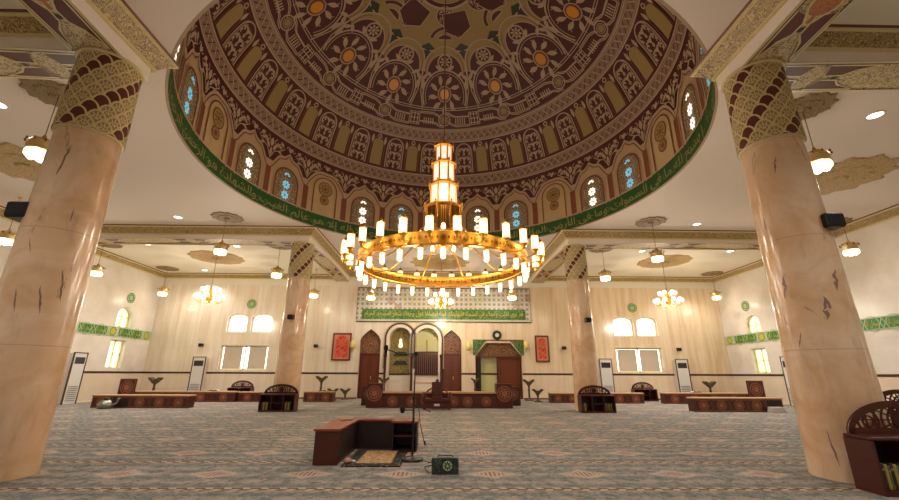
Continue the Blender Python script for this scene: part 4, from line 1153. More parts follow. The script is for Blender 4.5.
def medallion(x, y, z, r, big, label):
    q = MB(); n = 120
    lob = 12
    def rad(a, r): return r*(1+(.06 if z > 6.4 else .025)*math.cos(lob*a)+(.03 if z > 6.4 else .01)*math.cos(2*lob*a+1)) 
    rows = [[(x+rad(2*PI*j/n, rr)*math.cos(2*PI*j/n), y+rad(2*PI*j/n, rr)*math.sin(2*PI*j/n), z-dz) for j in range(n)] for rr, dz in ((r, 0), (r*.97, .03), (r*.9, .035), (r*.62, .03), (r*.55, .05), (r*.2, .05), (r*.15, .09), (.02, .09))]
    q.grid(rows, 'medal_gold' if big else 'medal_brown', True, False)
    tag(q.build('ceiling_medallion'), label, 'medallion', 'carved ceiling medallions')
medallion(-10.45, 18.1, 6.3, 1.15, 1, 'large golden round medallion on the ceiling of the far left bay')
medallion(10.4, 18.1, 6.3, 1.15, 1, 'large golden round medallion on the ceiling of the far right bay')
medallion(-11.15, 9.85, 6.5, 1.2, 1, 'large carved medallion on the ceiling left of the near left column')
medallion(11.0, 10.0, 6.5, 1.2, 1, 'large carved medallion on the ceiling right of the near right column')
medallion(-.15, 19.3, 6.5, 1.4, 1, 'large carved medallion seen through the chandelier ring')
for x, y, z, lb in ((-7.68, 13.5, 6.5, 'small brown medallion over the left aisle lantern'), (7.5, 13.5, 6.5, 'small brown medallion over the right aisle lantern'),
    (-7.75, 6.9, 6.5, 'small brown medallion beside the near left column capital'), (7.45, 6.98, 6.5, 'small brown medallion beside the near right column capital'),
    (-14.05, 20.2, 6.3, 'small medallion in the far left corner of the ceiling'), (14.1, 20.3, 6.3, 'small medallion in the far right corner of the ceiling'),
    (-13.95, 16.2, 6.3, 'small medallion above the lantern by the left side wall'), (14.1, 13.4, 6.5, 'small medallion by the right side wall beyond the near column'),
    (-6.8, 16.2, 6.3, 'small medallion behind the top of the distant left column'), (6.7, 16.2, 6.3, 'small medallion behind the top of the distant right column')):
    medallion(x, y, z, .5, 0, lb)
DL_ = []
dls = [((178, 217), 6.5, 'left aisle downlight beside the small brown medallion'), ((697, 224), 6.5, 'right aisle downlight beside the small brown medallion'), ((147, 244), 6.3, 'far left bay downlight nearest the side wall'),
 ((237, 246), 6.3, 'far left bay downlight beside the hanging lantern'), ((205, 270), 6.3, 'far left bay downlight nearest the back wall'), ((875, 115), 6.5, 'large bright downlight right of the near right column'),
 ((642, 251), 6.3, 'far right bay downlight just left of the hanging lantern'), ((730, 251), 6.3, 'far right bay downlight nearest the near right column'), ((408, 272), 6.5, 'downlight left of the medallion inside the chandelier ring'),
 ((482, 272), 6.5, 'downlight right of the medallion inside the chandelier ring'), ((-2, 104), 6.5, 'downlight at the left edge beside the near left column'), ((768, 1), 6.5, 'downlight cut by the top edge at the near right cornice')]
pd = None
for (px, py), z, lb in dls:
    p = onZ(px, py, z)
    if pd is None:
        pd = thing('ceiling_downlight', (p.x, p.y, z), lb, 'downlight', 'round recessed downlights')
        q = MB(); q.lathe([(.17, 0), (.17, -.015), (.135, -.02), (.13, -.005)], 'white_marble', n=24); q.build('trim_ring', pd)
        q = MB(); q.lathe([(.13, -.006), (.09, -.012), (.0, -.014)], 'downlight', n=24); q.build('diffuser', pd)
    else: clone(pd, (p.x, p.y, z), 0, lb)
    DL_.append((p.x, p.y, z-.05))

# ------------------------------------------------------------------ furniture
def rosette(q, S, x, y, r, off=.006, mt='wood_relief'):
    q.circ(S, x, y, r, r*.1, off, mt, 24); q.circ(S, x, y, r*.62, r*.08, off, mt, 20)
    for j in range(8): q.leaf(S, x, y, j*PI/4, r*.55, r*.24, off+.001, mt)
    q.stroke(S, [(x+r*.8*(1 if j % 2 else .86)*math.cos(PI*j/8), y+r*.8*(1 if j % 2 else .86)*math.sin(PI*j/8)) for j in range(16)], r*.06, off+.001, mt, True)
def bookcase(loc_, label, w=1.27, d=.36, h=.55, top=.95, rz=0., side_closed=True):
    t = thing('arched_bookcase', loc_, label, 'bookcase', 'low bookcases with pierced arched backs', rz)
    q = MB(); e = .03; x0, x1 = -w/2, w/2
    q.bb(x0, x1, 0, d, 0, .05, 'wood_dark'); q.bb(x0, x1, 0, d, h-.04, h, 'wood_dark', .01); q.bb(x0, x0+e, .0, d, .05, h-.04, 'wood_dark'); q.bb(x1-e, x1, .0, d, .05, h-.04, 'wood_dark')
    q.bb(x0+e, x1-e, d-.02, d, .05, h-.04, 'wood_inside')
    for x in (-w/6, w/6): q.bb(x-.012, x+.012, .01, d-.02, .05, h-.04, 'wood_dark')
    q.build('cabinet', t)
    q = MB(); q.bb(-w/6+.012, w/6-.012, .02, d-.02, .26, .28, 'wood_dark'); q.build('shelf', t)
    q = MB(); H_ = top-h; S = plane((0, d-.05, h), (1, 0, 0), (0, 0, 1), (0, -1, 0)); rx = w/2-.02
    for off in (0., .03):
        q.stroke(S, arc(0, 0, rx-.03, 0, 180, 30, H_-.03), .07, off, 'wood_dark')
        q.stroke(S, [(-rx, .03), (rx, .03)], .06, off, 'wood_dark')
    P = arc(0, 0, rx, 0, 180, 30, H_); P2 = arc(0, 0, rx-.065, 0, 180, 30, H_-.065)
    for i in range(30):
        for Q in (P, P2): q.face([S(*Q[i], 0), S(*Q[i+1], 0), S(*Q[i+1], .03), S(*Q[i], .03)], 'wood_dark')
    def inside(x, y): return (x/(rx-.05))**2+(y/(H_-.05))**2 < 1 and y > .04
    def lat(path, wd=.018):
        run = []
        for p in path+[None]:
            if p and inside(*p): run.append(p)
            else:
                if len(run) > 1:
                    for off in (.008, .022): q.stroke(S, run, wd, off, 'wood_dark')
                run = []
    yc = H_*.42
    for r in (.07, .13, .2, .28, .38, .5): lat(arc(0, yc, r, 0, 360, 48))
    for j in range(16):
        a = j*PI/8; lat([(r*math.cos(a), yc+r*math.sin(a)) for r in [k_*.03 for k_ in range(24)]], .014)
    for sx in (-1, 1):
        for r in (.06, .12): lat(arc(sx*.36, .13, r, 0, 360, 24))
    q.build('pierced_arch', t)
    return t
def book(x, y, z, w, h, d, mt, label, grp, rz=0.):
    q = MB(); q.bb(-w/2, w/2, 0, d, 0, h, mt, .004); q.face([(-w/2+.003, -.001, h*.72), (w/2-.003, -.001, h*.72), (w/2-.003, -.001, h*.8), (-w/2+.003, -.001, h*.8)], 'book_gold')
    o = tag(q.build('book'), label, 'book', grp); o.location = (x, y, z); o.rotation_euler = (0, 0, rz); return o
def fill_books(t, name, ww=1.27, n=(5, 5), cells=(0, 2), mts=('book_green', 'book_gold')):
    rz = t.rotation_euler.z; co, si = math.cos(rz), math.sin(rz)
    for ci, cell in enumerate(cells):
        x = -ww/2+cell*ww/3+.06
        for k_ in range(n[ci]):
            w = .022+.006*((k_*7) % 3); x += w+.004
            X, Y = t.location.x+(x-w/2)*co-.06*si, t.location.y+(x-w/2)*si+.06*co
            book(X, Y, .052, w, .23+.012*((k_*5) % 3), .18, (mts[0], 'book_dark', mts[1])[(k_+cell) % 3], 'upright book shelved in the bookcase '+name, 'books in the bookcase '+name, rz)
bR = bookcase((5.25, 4.64, 0), 'dark arched bookcase at the right edge in front of the near right column', rz=R(-2), h=.57, top=.92, d=.33)
fill_books(bR, 'at the right edge', n=(12, 12), cells=(0, 1))
b1 = bookcase((-5.38, 14.12, 0), 'dark arched bookcase in front of the distant left column', w=1.16, top=.85); fill_books(b1, 'in front of the distant left column', ww=1.16, n=(7, 5), cells=(0, 2))
b2 = bookcase((5.17, 14.1, 0), 'dark arched bookcase in front of the distant right column', w=1.14, top=.85); fill_books(b2, 'in front of the distant right column', ww=1.14, n=(5, 7), cells=(0, 2))
def at_floor(px, py): return onZ(px, py, 0)
p = at_floor(237, 400); b3 = bookcase((onY(238, 396, 20.2).x, 20.2, 0), 'arched bookcase half hidden by benches under the left back windows', w=1.1, top=.86)
b4 = bookcase((onY(646.5, 396, 20.2).x, 20.2, 0), 'arched bookcase half hidden by a bench under the right back windows', w=1.1, top=.86)
bookcase((7.95, 7.0, 0), 'arched bookcase peeping out beyond the near right column', rz=R(0), h=.57, top=.97)
bookcase((-5.55, 4.55, 0), 'arched bookcase mostly cut off by the left edge', rz=R(0), h=.55, top=.95)

def bench(x0, x1, y, d, h, label, n=5, top_mt='wood_pale', skip=None, grp='long low cabinets with carved rosettes', rz=0., open_at=None):
    t = thing('rosette_bench', ((x0+x1)/2, y, 0), label, 'bench', grp, rz); w = x1-x0
    q = MB()
    q.bb(-w/2, w/2, .0, d, 0, h-.05, 'wood_dark', .008)
    q.build('cabinet', t)
    q = MB(); q.bb(-w/2-.02, w/2+.02, -.02, d+.02, h-.05, h, top_mt, .01); q.build('top', t)
    q = MB(); S = plane((0, 0, 0), (1, 0, 0), (0, 0, 1), (0, -1, 0))
    for i in range(n):
        x = -w/2+w*(i+.5)/n
        q.stroke(S, rect(x-w/n/2+.03, x+w/n/2-.03, .04, h-.09), .012, .004, 'wood_relief', True)
        if i != open_at: rosette(q, S, x, (h-.05)/2, (h-.05)*.4)
        else: q.fill(S, rect(x-w/n*.42, x+w/n*.42, .04, h-.09), .005, 'wood_inside')
    q.build('rosettes', t)
    return t
def end_panel(t, x, y, h, w, label=None):
    q = MB(); q.bb(x-w/2, x+w/2, y, y+.07, .0, h, 'wood_dark', .03); S = plane((x, y, 0), (1, 0, 0), (0, 0, 1), (0, -1, 0)); rosette(q, S, 0, h*.62, min(w, h)*.36); q.stroke(S, rect(-w/2+.04, w/2-.04, .05, h-.05), .014, .004, 'wood_relief', True); q.build('end_panel', t)
p0, p1 = at_floor(90, 408), at_floor(188, 408)
B1 = bench(-12.45, -9.05, 15.5, .42, .44, 'front left long rosette bench holding a round grey object', 5, open_at=1)
p0, p1 = at_floor(688, 412), at_floor(784, 412)
B2 = bench(8.7, 11.78, 14.65, .42, .46, 'front right long rosette bench holding a white bundle', 5, open_at=4)
B3 = bench(-13.9, -8.98, 18.75, .4, .44, 'second left bench with a tall rounded end board', 5); end_panel(B3, -2.2, -.08, .95, .72)
B4 = bench(9.7, 14.05, 18.45, .4, .46, 'second right bench with a tall rounded end board', 5); end_panel(B4, 1.86, -.08, .98, .74)
p0, p1 = at_floor(236, 402), at_floor(268, 402)
B5 = bench(-8.9, -6.6, 18.9, .42, .42, 'short bench left of the distant left column', 3)
B6 = bench(-6.1, -4.8, 19.0, .42, .44, 'short bench right of the distant left column', 2)
B7 = bench(4.82, 6.1, 18.85, .42, .42, 'short bench left of the distant right column', 2)
B8 = bench(6.7, 8.85, 18.6, .42, .44, 'short bench right of the distant right column', 3)
# podium bench before the mihrab
pd0, pd1 = -2.8, 2.64
t = thing('qibla_podium', ((pd0+pd1)/2, 15.95, 0), 'wide low carved cabinet with two tall end panels before the prayer niche', 'cabinet')
w = pd1-pd0; S = plane((0, 0, 0), (1, 0, 0), (0, 0, 1), (0, -1, 0))
q = MB(); q.bb(-w/2+.5, w/2-.5, 0, .5, 0, .44, 'wood_dark', .01); 
for i in range(6):
    x = -w/2+.98+(w-1.96)*i/5
    if i in (2, 3): x += (-.18, .18)[i-2]
    rosette(q, S, x, .22, .17)
q.build('cabinet', t)
q = MB(); q.bb(-w/2+.5, w/2-.5, .05, .5, .44, .50, 'wood_dark'); q.bb(-w/2+.5, w/2-.5, -.04, .54, .50, .565, 'wood_pale', .01); q.build('top', t)
for x in (-w/2+.3, w/2-.3):
    q = MB(); q.bb(x-.3, x+.3, -.06, .5, 0, .86, 'wood_dark', .02); S2 = plane((x, -.06, 0), (1, 0, 0), (0, 0, 1), (0, -1, 0)); rosette(q, S2, 0, .5, .26); q.build('end_panel', t)
for x, lb in ((pd0-.05, 'l'), (pd1+.32, 'r')):
    pass
q = MB(); q.bb(pd1-.1, pd1+.5, 17.0, 17.45, 0, .72, 'wood_dark', .02); S2 = plane((pd1+.2, 17.0, 0), (1, 0, 0), (0, 0, 1), (0, -1, 0)); rosette(q, S2, 0, .42, .2)
tag(q.build('shoe_cabinet'), 'square carved cabinet behind the right end of the podium', 'cabinet')
q = MB(); q.bb(pd0-.38, pd0+.2, 17.0, 17.45, 0, .72, 'wood_dark', .02); S2 = plane((pd0-.09, 17.0, 0), (1, 0, 0), (0, 0, 1), (0, -1, 0)); rosette(q, S2, 0, .42, .2)
tag(q.build('shoe_cabinet'), 'square carved cabinet behind the left end of the podium', 'cabinet')
# armchair in front of the podium
t = thing('wooden_armchair', (-.17, 15.05, 0), 'dark red wooden armchair in front of the podium', 'chair')
q = MB(); q.bb(-.5, .5, 0, .55, .26, .36, 'wood_dark', .02); q.build('seat', t)
q = MB(); q.bb(-.2, .2, .47, .54, .36, .92, 'wood_dark', .02); q.lathe([(.05, 0), (.07, .05), (0, .13)], 'wood_dark', (0, .505, .92), 10); q.tube([(-.2, .5, .7), (-.34, .5, .62), (-.42, .5, .42)], .03, 'wood_top'); q.tube([(.2, .5, .7), (.34, .5, .62), (.42, .5, .42)], .03, 'wood_top'); q.build('backrest', t)
for sx in (-1, 1):
    q = MB(); q.tube([(sx*.45, .5, .5), (sx*.47, .2, .56), (sx*.5, .02, .5), (sx*.52, -.02, .4)], .045, 'wood_dark'); q.build('armrest', t)
    for y in (.05, .5):
        q = MB(); q.bb(sx*.44-.035, sx*.44+.035, y-.035, y+.035, 0, .27, 'wood_dark'); q.build('leg', t)
    q = MB(); q.bb(sx*.44-.03, sx*.44+.03, .02, .08, .36, .52, 'wood_dark'); q.build('arm_post', t)
q = MB(); q.bb(-.17, .17, .03, .5, .362, .41, 'wood_dark', .02); q.build('cushion', t)
q = MB(); q.bb(-.4, .4, .08, .1, .04, .26, 'wood_dark'); q.face([(-.1, .075, .12), (.1, .075, .12), (.1, .075, .2), (-.1, .075, .2)], 'book_white'); q.build('front_board', t)
# book stands
def stand(x, y, h, label, rz=0., s=1.):
    t = thing('book_stand', (x, y, 0), label, 'book stand', 'turned wooden book stands', rz)
    q = MB(); q.lathe([(.22*s, 0), (.22*s, .04), (.08, .07), (.05, .12), (.045, h*.45), (.07, h*.5), (.045, h*.55), (.05, h-.3*s), (.1, h-.25*s), (.08, h-.17*s)], 'stand_wood', n=14); q.build('pedestal', t)
    for sx in (-1, 1):
        q = MB(); P = [(0, -.06), (sx*.1, -.02), (sx*.2, .05), (sx*.27, .03), (sx*.24, -.04), (sx*.13, -.13), (sx*.04, -.22), (0, -.24)]
        P = [(x_*s, h-.04*s+z_*s) for x_, z_ in P]
        for yy in (-.15*s, .15*s):
            b = len(q.v); q.v += [(x_, yy, z_) for x_, z_ in P]; kk = q.mi('stand_wood')
            for tt in tessellate_polygon([[V((x_, z_, 0)) for x_, z_ in P]]): q.f.append(tuple(b+i_ for i_ in tt)); q.m.append(kk); q.sm.append(False)
        for i_ in range(8):
            a_, b_ = P[i_], P[(i_+1) % 8]; q.face([(a_[0], -.15*s, a_[1]), (b_[0], -.15*s, b_[1]), (b_[0], .15*s, b_[1]), (a_[0], .15*s, a_[1])], 'stand_wood')
        q.build('leaf_board', t)
    return t
def stand_px(px, ybot, ytop, Y, label, s=1.):
    p = onY(px, ytop, Y); stand(p.x, Y, p.z, label, 0, s)
stand_px(156, 390, 377.5, 20.3, 'tall book stand behind the left benches'); stand_px(322, 398, 376, 20.7, 'tall book stand behind the short bench by the left column')
stand_px(333, 400, 388.5, 20.2, 'lower book stand just left of the podium cabinets', .9); stand_px(345.5, 400, 388.5, 20.9, 'lower book stand beside the left carved door', .9)
stand_px(384, 392, 377.5, 20.6, 'book stand below the olive prayer niche'); stand_px(528.5, 402, 379.5, 20.3, 'tall book stand just right of the wide gateway')
stand_px(537.5, 402, 389, 19.5, 'lower book stand right of the tall one by the gateway', .9); stand_px(709, 396, 381.5, 20.9, 'tall book stand behind the right benches')
stand_px(475, 392, 378, 20.9, 'book stand standing between the right carved door and the gateway', .8)
# open books lying on bench tops
def open_book(p, label):
    q = MB(); w, d = .22, .24
    for sx in (-1, 1):
        top = [V((sx*w*u, -d/2, .035*math.sin(PI*min(u+.15, 1))+.012)) for u in (0, .25, .5, .75, 1)]
        q.grid([top, [t_+V((0, d, 0)) for t_ in top]], 'book_white', False, True)
        q.grid([[V((t_.x, t_.y, 0)) for t_ in top], top], 'stand_wood', False, False); q.grid([[V((t_.x, t_.y+d, 0)) for t_ in top], [t_+V((0, d, 0)) for t_ in top]], 'stand_wood', False, False)
        q.face([top[-1], top[-1]+V((0, d, 0)), V((sx*w, d/2, 0)), V((sx*w, -d/2, 0))], 'stand_wood')
    q.face([(-w, -d/2, 0), (w, -d/2, 0), (w, d/2, 0), (-w, d/2, 0)], 'stand_wood')
    o = tag(q.build('open_book'), label, 'book'); o.location = p
open_book((-10.0, 18.95, .452), 'open book lying on the second left bench'); open_book((-5.3, 19.2, .452), 'open book lying on the bench right of the distant left column'); open_book((11.2, 18.65, .472), 'open book lying on the second right bench')
# things in the front benches
q = MB(); q.lathe([(.0, .0), (.14, .0), (.17, .03), (.175, .1), (.15, .16), (.1, .2), (.05, .22), (0, .22)], 'steel', (0, 0, 0), 18); q.lathe([(.07, .2), (.075, .26), (0, .27)], 'black', n=12); q.tube([(.15, 0, .08), (.28, 0, .14), (.32, 0, .26)], .03, 'steel')
o = tag(q.build('kettle'), 'round grey metal vessel in front of the front left bench', 'vessel'); o.location = (B1.location.x-.95, 15.2, 0); o.scale = (1.35, 1.35, 1.35)
q = MB()
for i in range(5): q.bb(-.26+.01*i, .26-.012*i, -.11, .11, .001+i*.035, .034+i*.035, 'cloth_white', .012)
o = tag(q.build('folded_cloth'), 'folded white cloth bundle in front of the front right bench', 'cloth'); o.location = (B2.location.x+1.12, 14.45, 0)

# imam desk
t = thing('corner_desk', (-1.08, 6.95, 0), 'low reddish brown U-shaped wooden desk around the prayer rug', 'desk')
h = .46
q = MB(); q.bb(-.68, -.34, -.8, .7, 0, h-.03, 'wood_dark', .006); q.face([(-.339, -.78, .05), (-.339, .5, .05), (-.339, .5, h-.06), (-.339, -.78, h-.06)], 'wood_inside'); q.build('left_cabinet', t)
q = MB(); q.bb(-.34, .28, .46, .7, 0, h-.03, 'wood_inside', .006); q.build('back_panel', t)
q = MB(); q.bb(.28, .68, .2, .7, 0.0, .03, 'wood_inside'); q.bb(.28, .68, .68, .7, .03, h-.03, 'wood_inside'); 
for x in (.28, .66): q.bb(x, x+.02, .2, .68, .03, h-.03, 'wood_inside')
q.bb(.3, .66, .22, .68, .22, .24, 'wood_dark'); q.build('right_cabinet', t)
q = MB()
Z = h-.03
pts = [(-.7, -.82), (-.32, -.82), (-.32, .44), (.26, .44), (.26, .18), (.7, .18), (.7, .72), (-.7, .72)]
for z in (Z, h): 
    b = len(q.v); q.v += [(x, y, z) for x, y in pts]; kk = q.mi('wood_top')
    for tt in tessellate_polygon([[V((x, y, 0)) for x, y in pts]]): q.f.append(tuple(b+i for i in tt)); q.m.append(kk); q.sm.append(False)
for i in range(8): a_, b_ = pts[i], pts[(i+1) % 8]; q.face([(a_[0], a_[1], Z), (b_[0], b_[1], Z), (b_[0], b_[1], h), (a_[0], a_[1], h)], 'wood_top')
q.build('desk_top', t)
q = MB(); q.bb(-.1, .1, -.06, .06, 0, .02, 'book_gold', .005); o = tag(q.build('prayer_book'), 'small pale book lying on the left wing of the desk', 'book'); o.location = (-1.58, 7.3, h); o.rotation_euler = (0, 0, .3)
# rug
q = MB(); x0, x1, y0, y1 = -1.35, -.55, 6.05, 7.3
q.bb(x0, x1, y0, y1, 0.001, .014, 'rug_border'); S = plane((0, 0, .014), (1, 0, 0), (0, 1, 0), (0, 0, 1))
q.fill(S, rect(x0+.17, x1-.15, y0+.17, y1-.12), .003, 'rug_field'); q.stroke(S, rect(x0+.03, x1-.03, y0+.03, y1-.03), .01, .003, 'stand_wood', True); q.stroke(S, rect(x0+.16, x1-.14, y0+.16, y1-.11), .012, .004, 'stand_wood', True)
tag(q.build('prayer_rug'), 'small black bordered prayer rug with a beige field inside the desk', 'rug')
q = MB()
P = [V((0, 0, 0)), V((.12, .0, .0)), V((.16, .1, 0)), V((.03, .12, 0))]
q.lathe([(.0, 0), (.07, .0), (.085, .03), (.06, .065), (.02, .08), (0, .08)], 'cloth_pink', (0, 0, 0), 12); q.lathe([(.0, 0), (.05, .0), (.06, .02), (.0, .05)], 'cloth_white', (.1, .03, 0), 10)
o = tag(q.build('crumpled_cloth'), 'crumpled pink and white cloth beside the left wing of the desk', 'cloth'); o.location = (-1.3, 6.26, .018); o.scale = (.7, .7, .7)
# microphone stand
mx, my = -.42, 6.5
t = thing('microphone_stand', (mx, my, 0), 'tall black microphone stand with a boom arm beside the desk', 'microphone stand')
q = MB(); q.lathe([(.0, 0), (.165, 0), (.17, .015), (.15, .035), (.05, .045), (.025, .07), (.0, .07)], 'black', n=28); q.build('base', t)
q = MB(); q.tube([(0, 0, .05), (0, 0, .85)], .016, 'black', 10); q.tube([(0, 0, .8), (.01, 0, 1.5)], .010, 'black', 8); q.lathe([(.025, 0), (.03, .03), (.025, .07)], 'black', (0, 0, .82), 12); q.build('pole', t)
q = MB(); e = onY(386, 349, my); e = V((e.x-mx, 0, e.z)); c_ = V((.01, 0, 1.5))
q.tube([c_+V((.06, 0, 0)), c_, c_+(e-c_)*.5+V((0, 0, -.045)), e], .009, 'black', 8); q.lathe([(.03, -.03), (.035, 0), (.03, .03)], 'black', tuple(c_), 10); q.build('boom_arm', t)
q = MB(); q.lathe([(.018, -.09), (.024, -.02), (.034, 0), (.036, .03), (.02, .06), (.0, .065)], 'black_soft', tuple(e), 12); q.build('microphone', t)
q = MB(); a_ = onY(402.5, 410, my); b_ = onY(431, 412, my); a_ = V((a_.x-mx, 0, a_.z)); b_ = V((b_.x-mx, 0, b_.z)); md = V((0, 0, .68))
q.tube([a_, md, V((.0, 0, .74))], .009, 'black', 6); q.tube([V((0, 0, .76)), b_], .008, 'black', 6); q.tube([V((0.03, .0, .75)), V((.075, 0, .72)), V((.1, 0, .5)), V((.17, 0, .23))], .006, 'black', 6); q.tube([(.17, 0, .26), (.185, 0, .2)], .016, 'black', 6); q.build('lower_boom', t)
q = MB(); q.lathe([(.0, -.05), (.025, -.04), (.04, 0), (.035, .04), (.0, .055)], 'black_soft', tuple(a_), 12); q.build('lower_microphone', t)
q = MB(); q.tube([(mx+.19, my-.08, .006), (mx+.25, my-.2, .006), (mx+.3, my-.05, .006), (mx+.45, my+.0, .006), (mx+.4, my-.25, .006), (mx+.2, my-.45, .006), (mx+.22, my-.6, .006), (mx+.27, my-.8, .006)], .006, 'black', 5); tag(q.build('cable'), 'black cable curling on the carpet from the microphone stand', 'cable')
# patterned box
t = thing('patterned_box', (.05, 5.62, 0), 'small dark green patterned box with a pale rosette on the carpet', 'box')
q = MB(); q.bb(-.17, .17, 0, .16, 0, .19, 'box_green', .008); q.build('body', t)
q = MB(); S = plane((.03, 0, .1), (1, 0, 0), (0, 0, 1), (0, -1, 0)); q.disc(S, 0, 0, .058, .003, 'side_pale', 20)
for j in range(8): q.leaf(S, .01*math.cos(j*PI/4), .01*math.sin(j*PI/4), j*PI/4, .045, .02, .006, 'dark_green')
q.circ(S, 0, 0, .07, .01, .005, 'black', 20); q.build('rosette', t)
q = MB(); q.tube([(-.1, .08, .19), (-.09, .08, .205), (.09, .08, .205), (.1, .08, .19)], .008, 'black', 6); q.build('handle', t)

# ------------------------------------------------------------------ air conditioners, speakers, pictures, clock
def aircon(x, y, rz, label, h=1.95, w=.58):
    t = thing('air_conditioner', (x, y, 0), label, 'air conditioner', 'tall floor standing air conditioners', rz)
    q = MB(); q.bb(-w/2, w/2, 0, .34, 0, h, 'ac_white', .02); q.build('body', t)
    q = MB(); q.bb(-w/2+.06, w/2-.06, -.008, .01, h-.42, h-.16, 'ac_dark', .004); q.build('outlet_grille', t)
    q = MB()
    for i in range(8): q.bb(-w/2+.07, w/2-.07, -.012, .0, .12+i*.075, .15+i*.075, 'ac_grey')
    q.build('intake_louvres', t)
    q = MB(); 
    for x_ in (-w/2-.03, w/2): q.bb(x_, x_+.03, -.01, .05, 0, h+.03, 'stand_wood')
    q.bb(-w/2, w/2, -.01, .05, h, h+.03, 'stand_wood'); q.build('edge_trim', t)
    return t
p = onY(197, 372, YB-.36); A1 = aircon(p.x+.0, YB-.36, 0, 'tall white air conditioner on the back wall left of the left windows', 1.95)
p = onY(684, 376, YB-.36); clone(A1, (p.x, YB-.36, 0), 0, 'tall white air conditioner on the back wall right of the right windows')
p = onY(605, 376, YB-.36); clone(A1, (p.x+.1, YB-.36, 0), 0, 'tall white air conditioner half hidden by the distant right column')
pl = onX(77, 372, XL+.36); clone(A1, (XL+.36, pl.y, 0), R(90), 'tall white air conditioner against the left side wall')
pr_ = onX(790, 376, XR-.36); clone(A1, (XR-.36, pr_.y, 0), R(-90), 'tall white air conditioner against the right side wall by the near column')

def speaker(p, label, rz=0., s=1., wall_dir=(0, 1, 0), gap=.1):
    t = thing('loudspeaker', tuple(p), label, 'loudspeaker', 'small black loudspeakers', rz)
    q = MB(); q.bb(-.13*s, .13*s, -.11*s, .09*s, -.1*s, .1*s, 'black', .02*s); q.build('cabinet', t)
    q = MB(); q.bb(-.11*s, .11*s, -.118*s, -.108*s, -.08*s, .08*s, 'black_soft', .004); q.build('grille', t)
    d = V(wall_dir); q = MB(); q.tube([d*.08*s, d*(.09*s+gap)], .02, 'black', 6); q.build('bracket', t); return t
p = onY(25, 212, 5.22); speaker((p.x, 5.22, p.z), 'black loudspeaker on the near left column', 0, 1.15, (.9, .35, 0), .1)
p = onY(829, 222, 5.1); speaker((p.x, 5.1, p.z), 'black loudspeaker on the near right column', 0, 1.0, (-.8, .5, 0), .1)
for px, py, lb in ((291, 317, 'black loudspeaker on the front of the distant left column'), (588, 320, 'black loudspeaker on the front of the distant right column')):
    p = onY(px, py, 14.36); speaker((p.x, 14.36, p.z), lb, 0, .85, (0, 1, 0), .06)
for px, py, lb in ((316, 346, 'small black wall loudspeaker left of the left red picture'), (564, 348, 'small black wall loudspeaker right of the right red picture'), (201, 345, 'small black wall loudspeaker left of the left back windows'), (679, 349.5, 'small black wall loudspeaker right of the right back windows')):
    p = onY(px, py, YB-.15); speaker((p.x, YB-.15, p.z), lb, 0, .8, (0, 1, 0), .06)
def picture(px0, px1, py0, py1, label):
    a_ = onY(px0, py0, YB-.04); b_ = onY(px1, py1, YB-.04); w = abs(b_.x-a_.x)-.06; h = a_.z-b_.z; c = ((a_.x+b_.x)/2, YB-.05, (a_.z+b_.z)/2)
    t = thing('framed_picture', c, label, 'picture', 'red framed calligraphy pictures'); q = MB()
    for x0, x1, z0, z1 in ((-w/2, w/2, h/2-.07, h/2), (-w/2, w/2, -h/2, -h/2+.07), (-w/2, -w/2+.07, -h/2+.07, h/2-.07), (w/2-.07, w/2, -h/2+.07, h/2-.07)): q.bb(x0, x1, -.03, .045, z0, z1, 'frame_brown', .01)
    q.build('frame', t)
    q = MB(); S = plane((0, -.0, 0), (1, 0, 0), (0, 0, 1), (0, -1, 0)); q.fill(S, rect(-w/2+.06, w/2-.06, -h/2+.06, h/2-.06), .0, 'picture_pink')
    q.fill(S, archp(0, -h/2+.14, w/2-.17, h/2-.14), .006, 'picture_red'); q.stroke(S, archp(0, -h/2+.12, w/2-.14, h/2-.11), .025, .01, 'book_gold')
    q.stroke(S, spiral(.02, .12, .14, 1., 1.2), .035, .012, 'book_gold'); q.stroke(S, [(-.1, -.1), (0, -.22), (.12, -.12), (.05, -.3), (-.08, -.36)], .035, .012, 'book_gold')
    q.build('picture_panel', t)
picture(333, 350.5, 333, 360.5, 'red calligraphy picture in a brown frame beside the left carved door'); picture(534, 550.5, 335.5, 362, 'red calligraphy picture in a brown frame beside the wide gateway')
# wall lanterns beside the pictures
def sconce(px, py, label):
    p = onY(px, py, YB-.09); t = thing('wall_sconce', tuple(p), label, 'sconce', 'pale gilt sconces on the back wall')
    q = MB(); q.bb(-.07, .07, .05, .09, -.3, .3, 'brass_pale', .01); q.tube([(0, .07, -.12), (0, -.02, -.16), (0, -.04, -.1)], .015, 'brass'); q.build('back_plate', t)
    q = MB(); q.lathe([(.06, -.16), (.13, -.1), (.12, .14), (.05, .24), (0, .26)], 'sconce_gold', (0, -.06, 0), 10); q.build('shade', t)
sconce(353, 345, 'gilt sconce between the left red picture and the carved door'); sconce(526, 346, 'gilt sconce between the gateway and the right red picture'); sconce(468.5, 347, 'gilt sconce between the right carved door and the gateway')
p = onY(497, 335, YB-.03); t = thing('wall_clock', (p.x, YB-.05, p.z), 'round dark wall clock above the wide gateway', 'clock')
q = MB(); S = plane((0, 0, 0), (1, 0, 0), (0, 0, 1), (0, -1, 0)); n = 28
q.grid([[S(r*math.cos(2*PI*j/n), r*math.sin(2*PI*j/n), o_) for j in range(n)] for r, o_ in ((.24, -.05), (.24, .0), (.21, .03), (.11, .02), (.1, .0))], 'dark_green', True); q.build('rim', t)
q = MB(); q.disc(S, 0, 0, .105, .003, 'book_white', 24); q.build('dial', t); q = MB(); q.stroke(S, [(0, 0), (.03, .05)], .014, .008, 'black'); q.stroke(S, [(0, 0), (-.07, .03)], .01, .01, 'black'); q.build('hands', t)
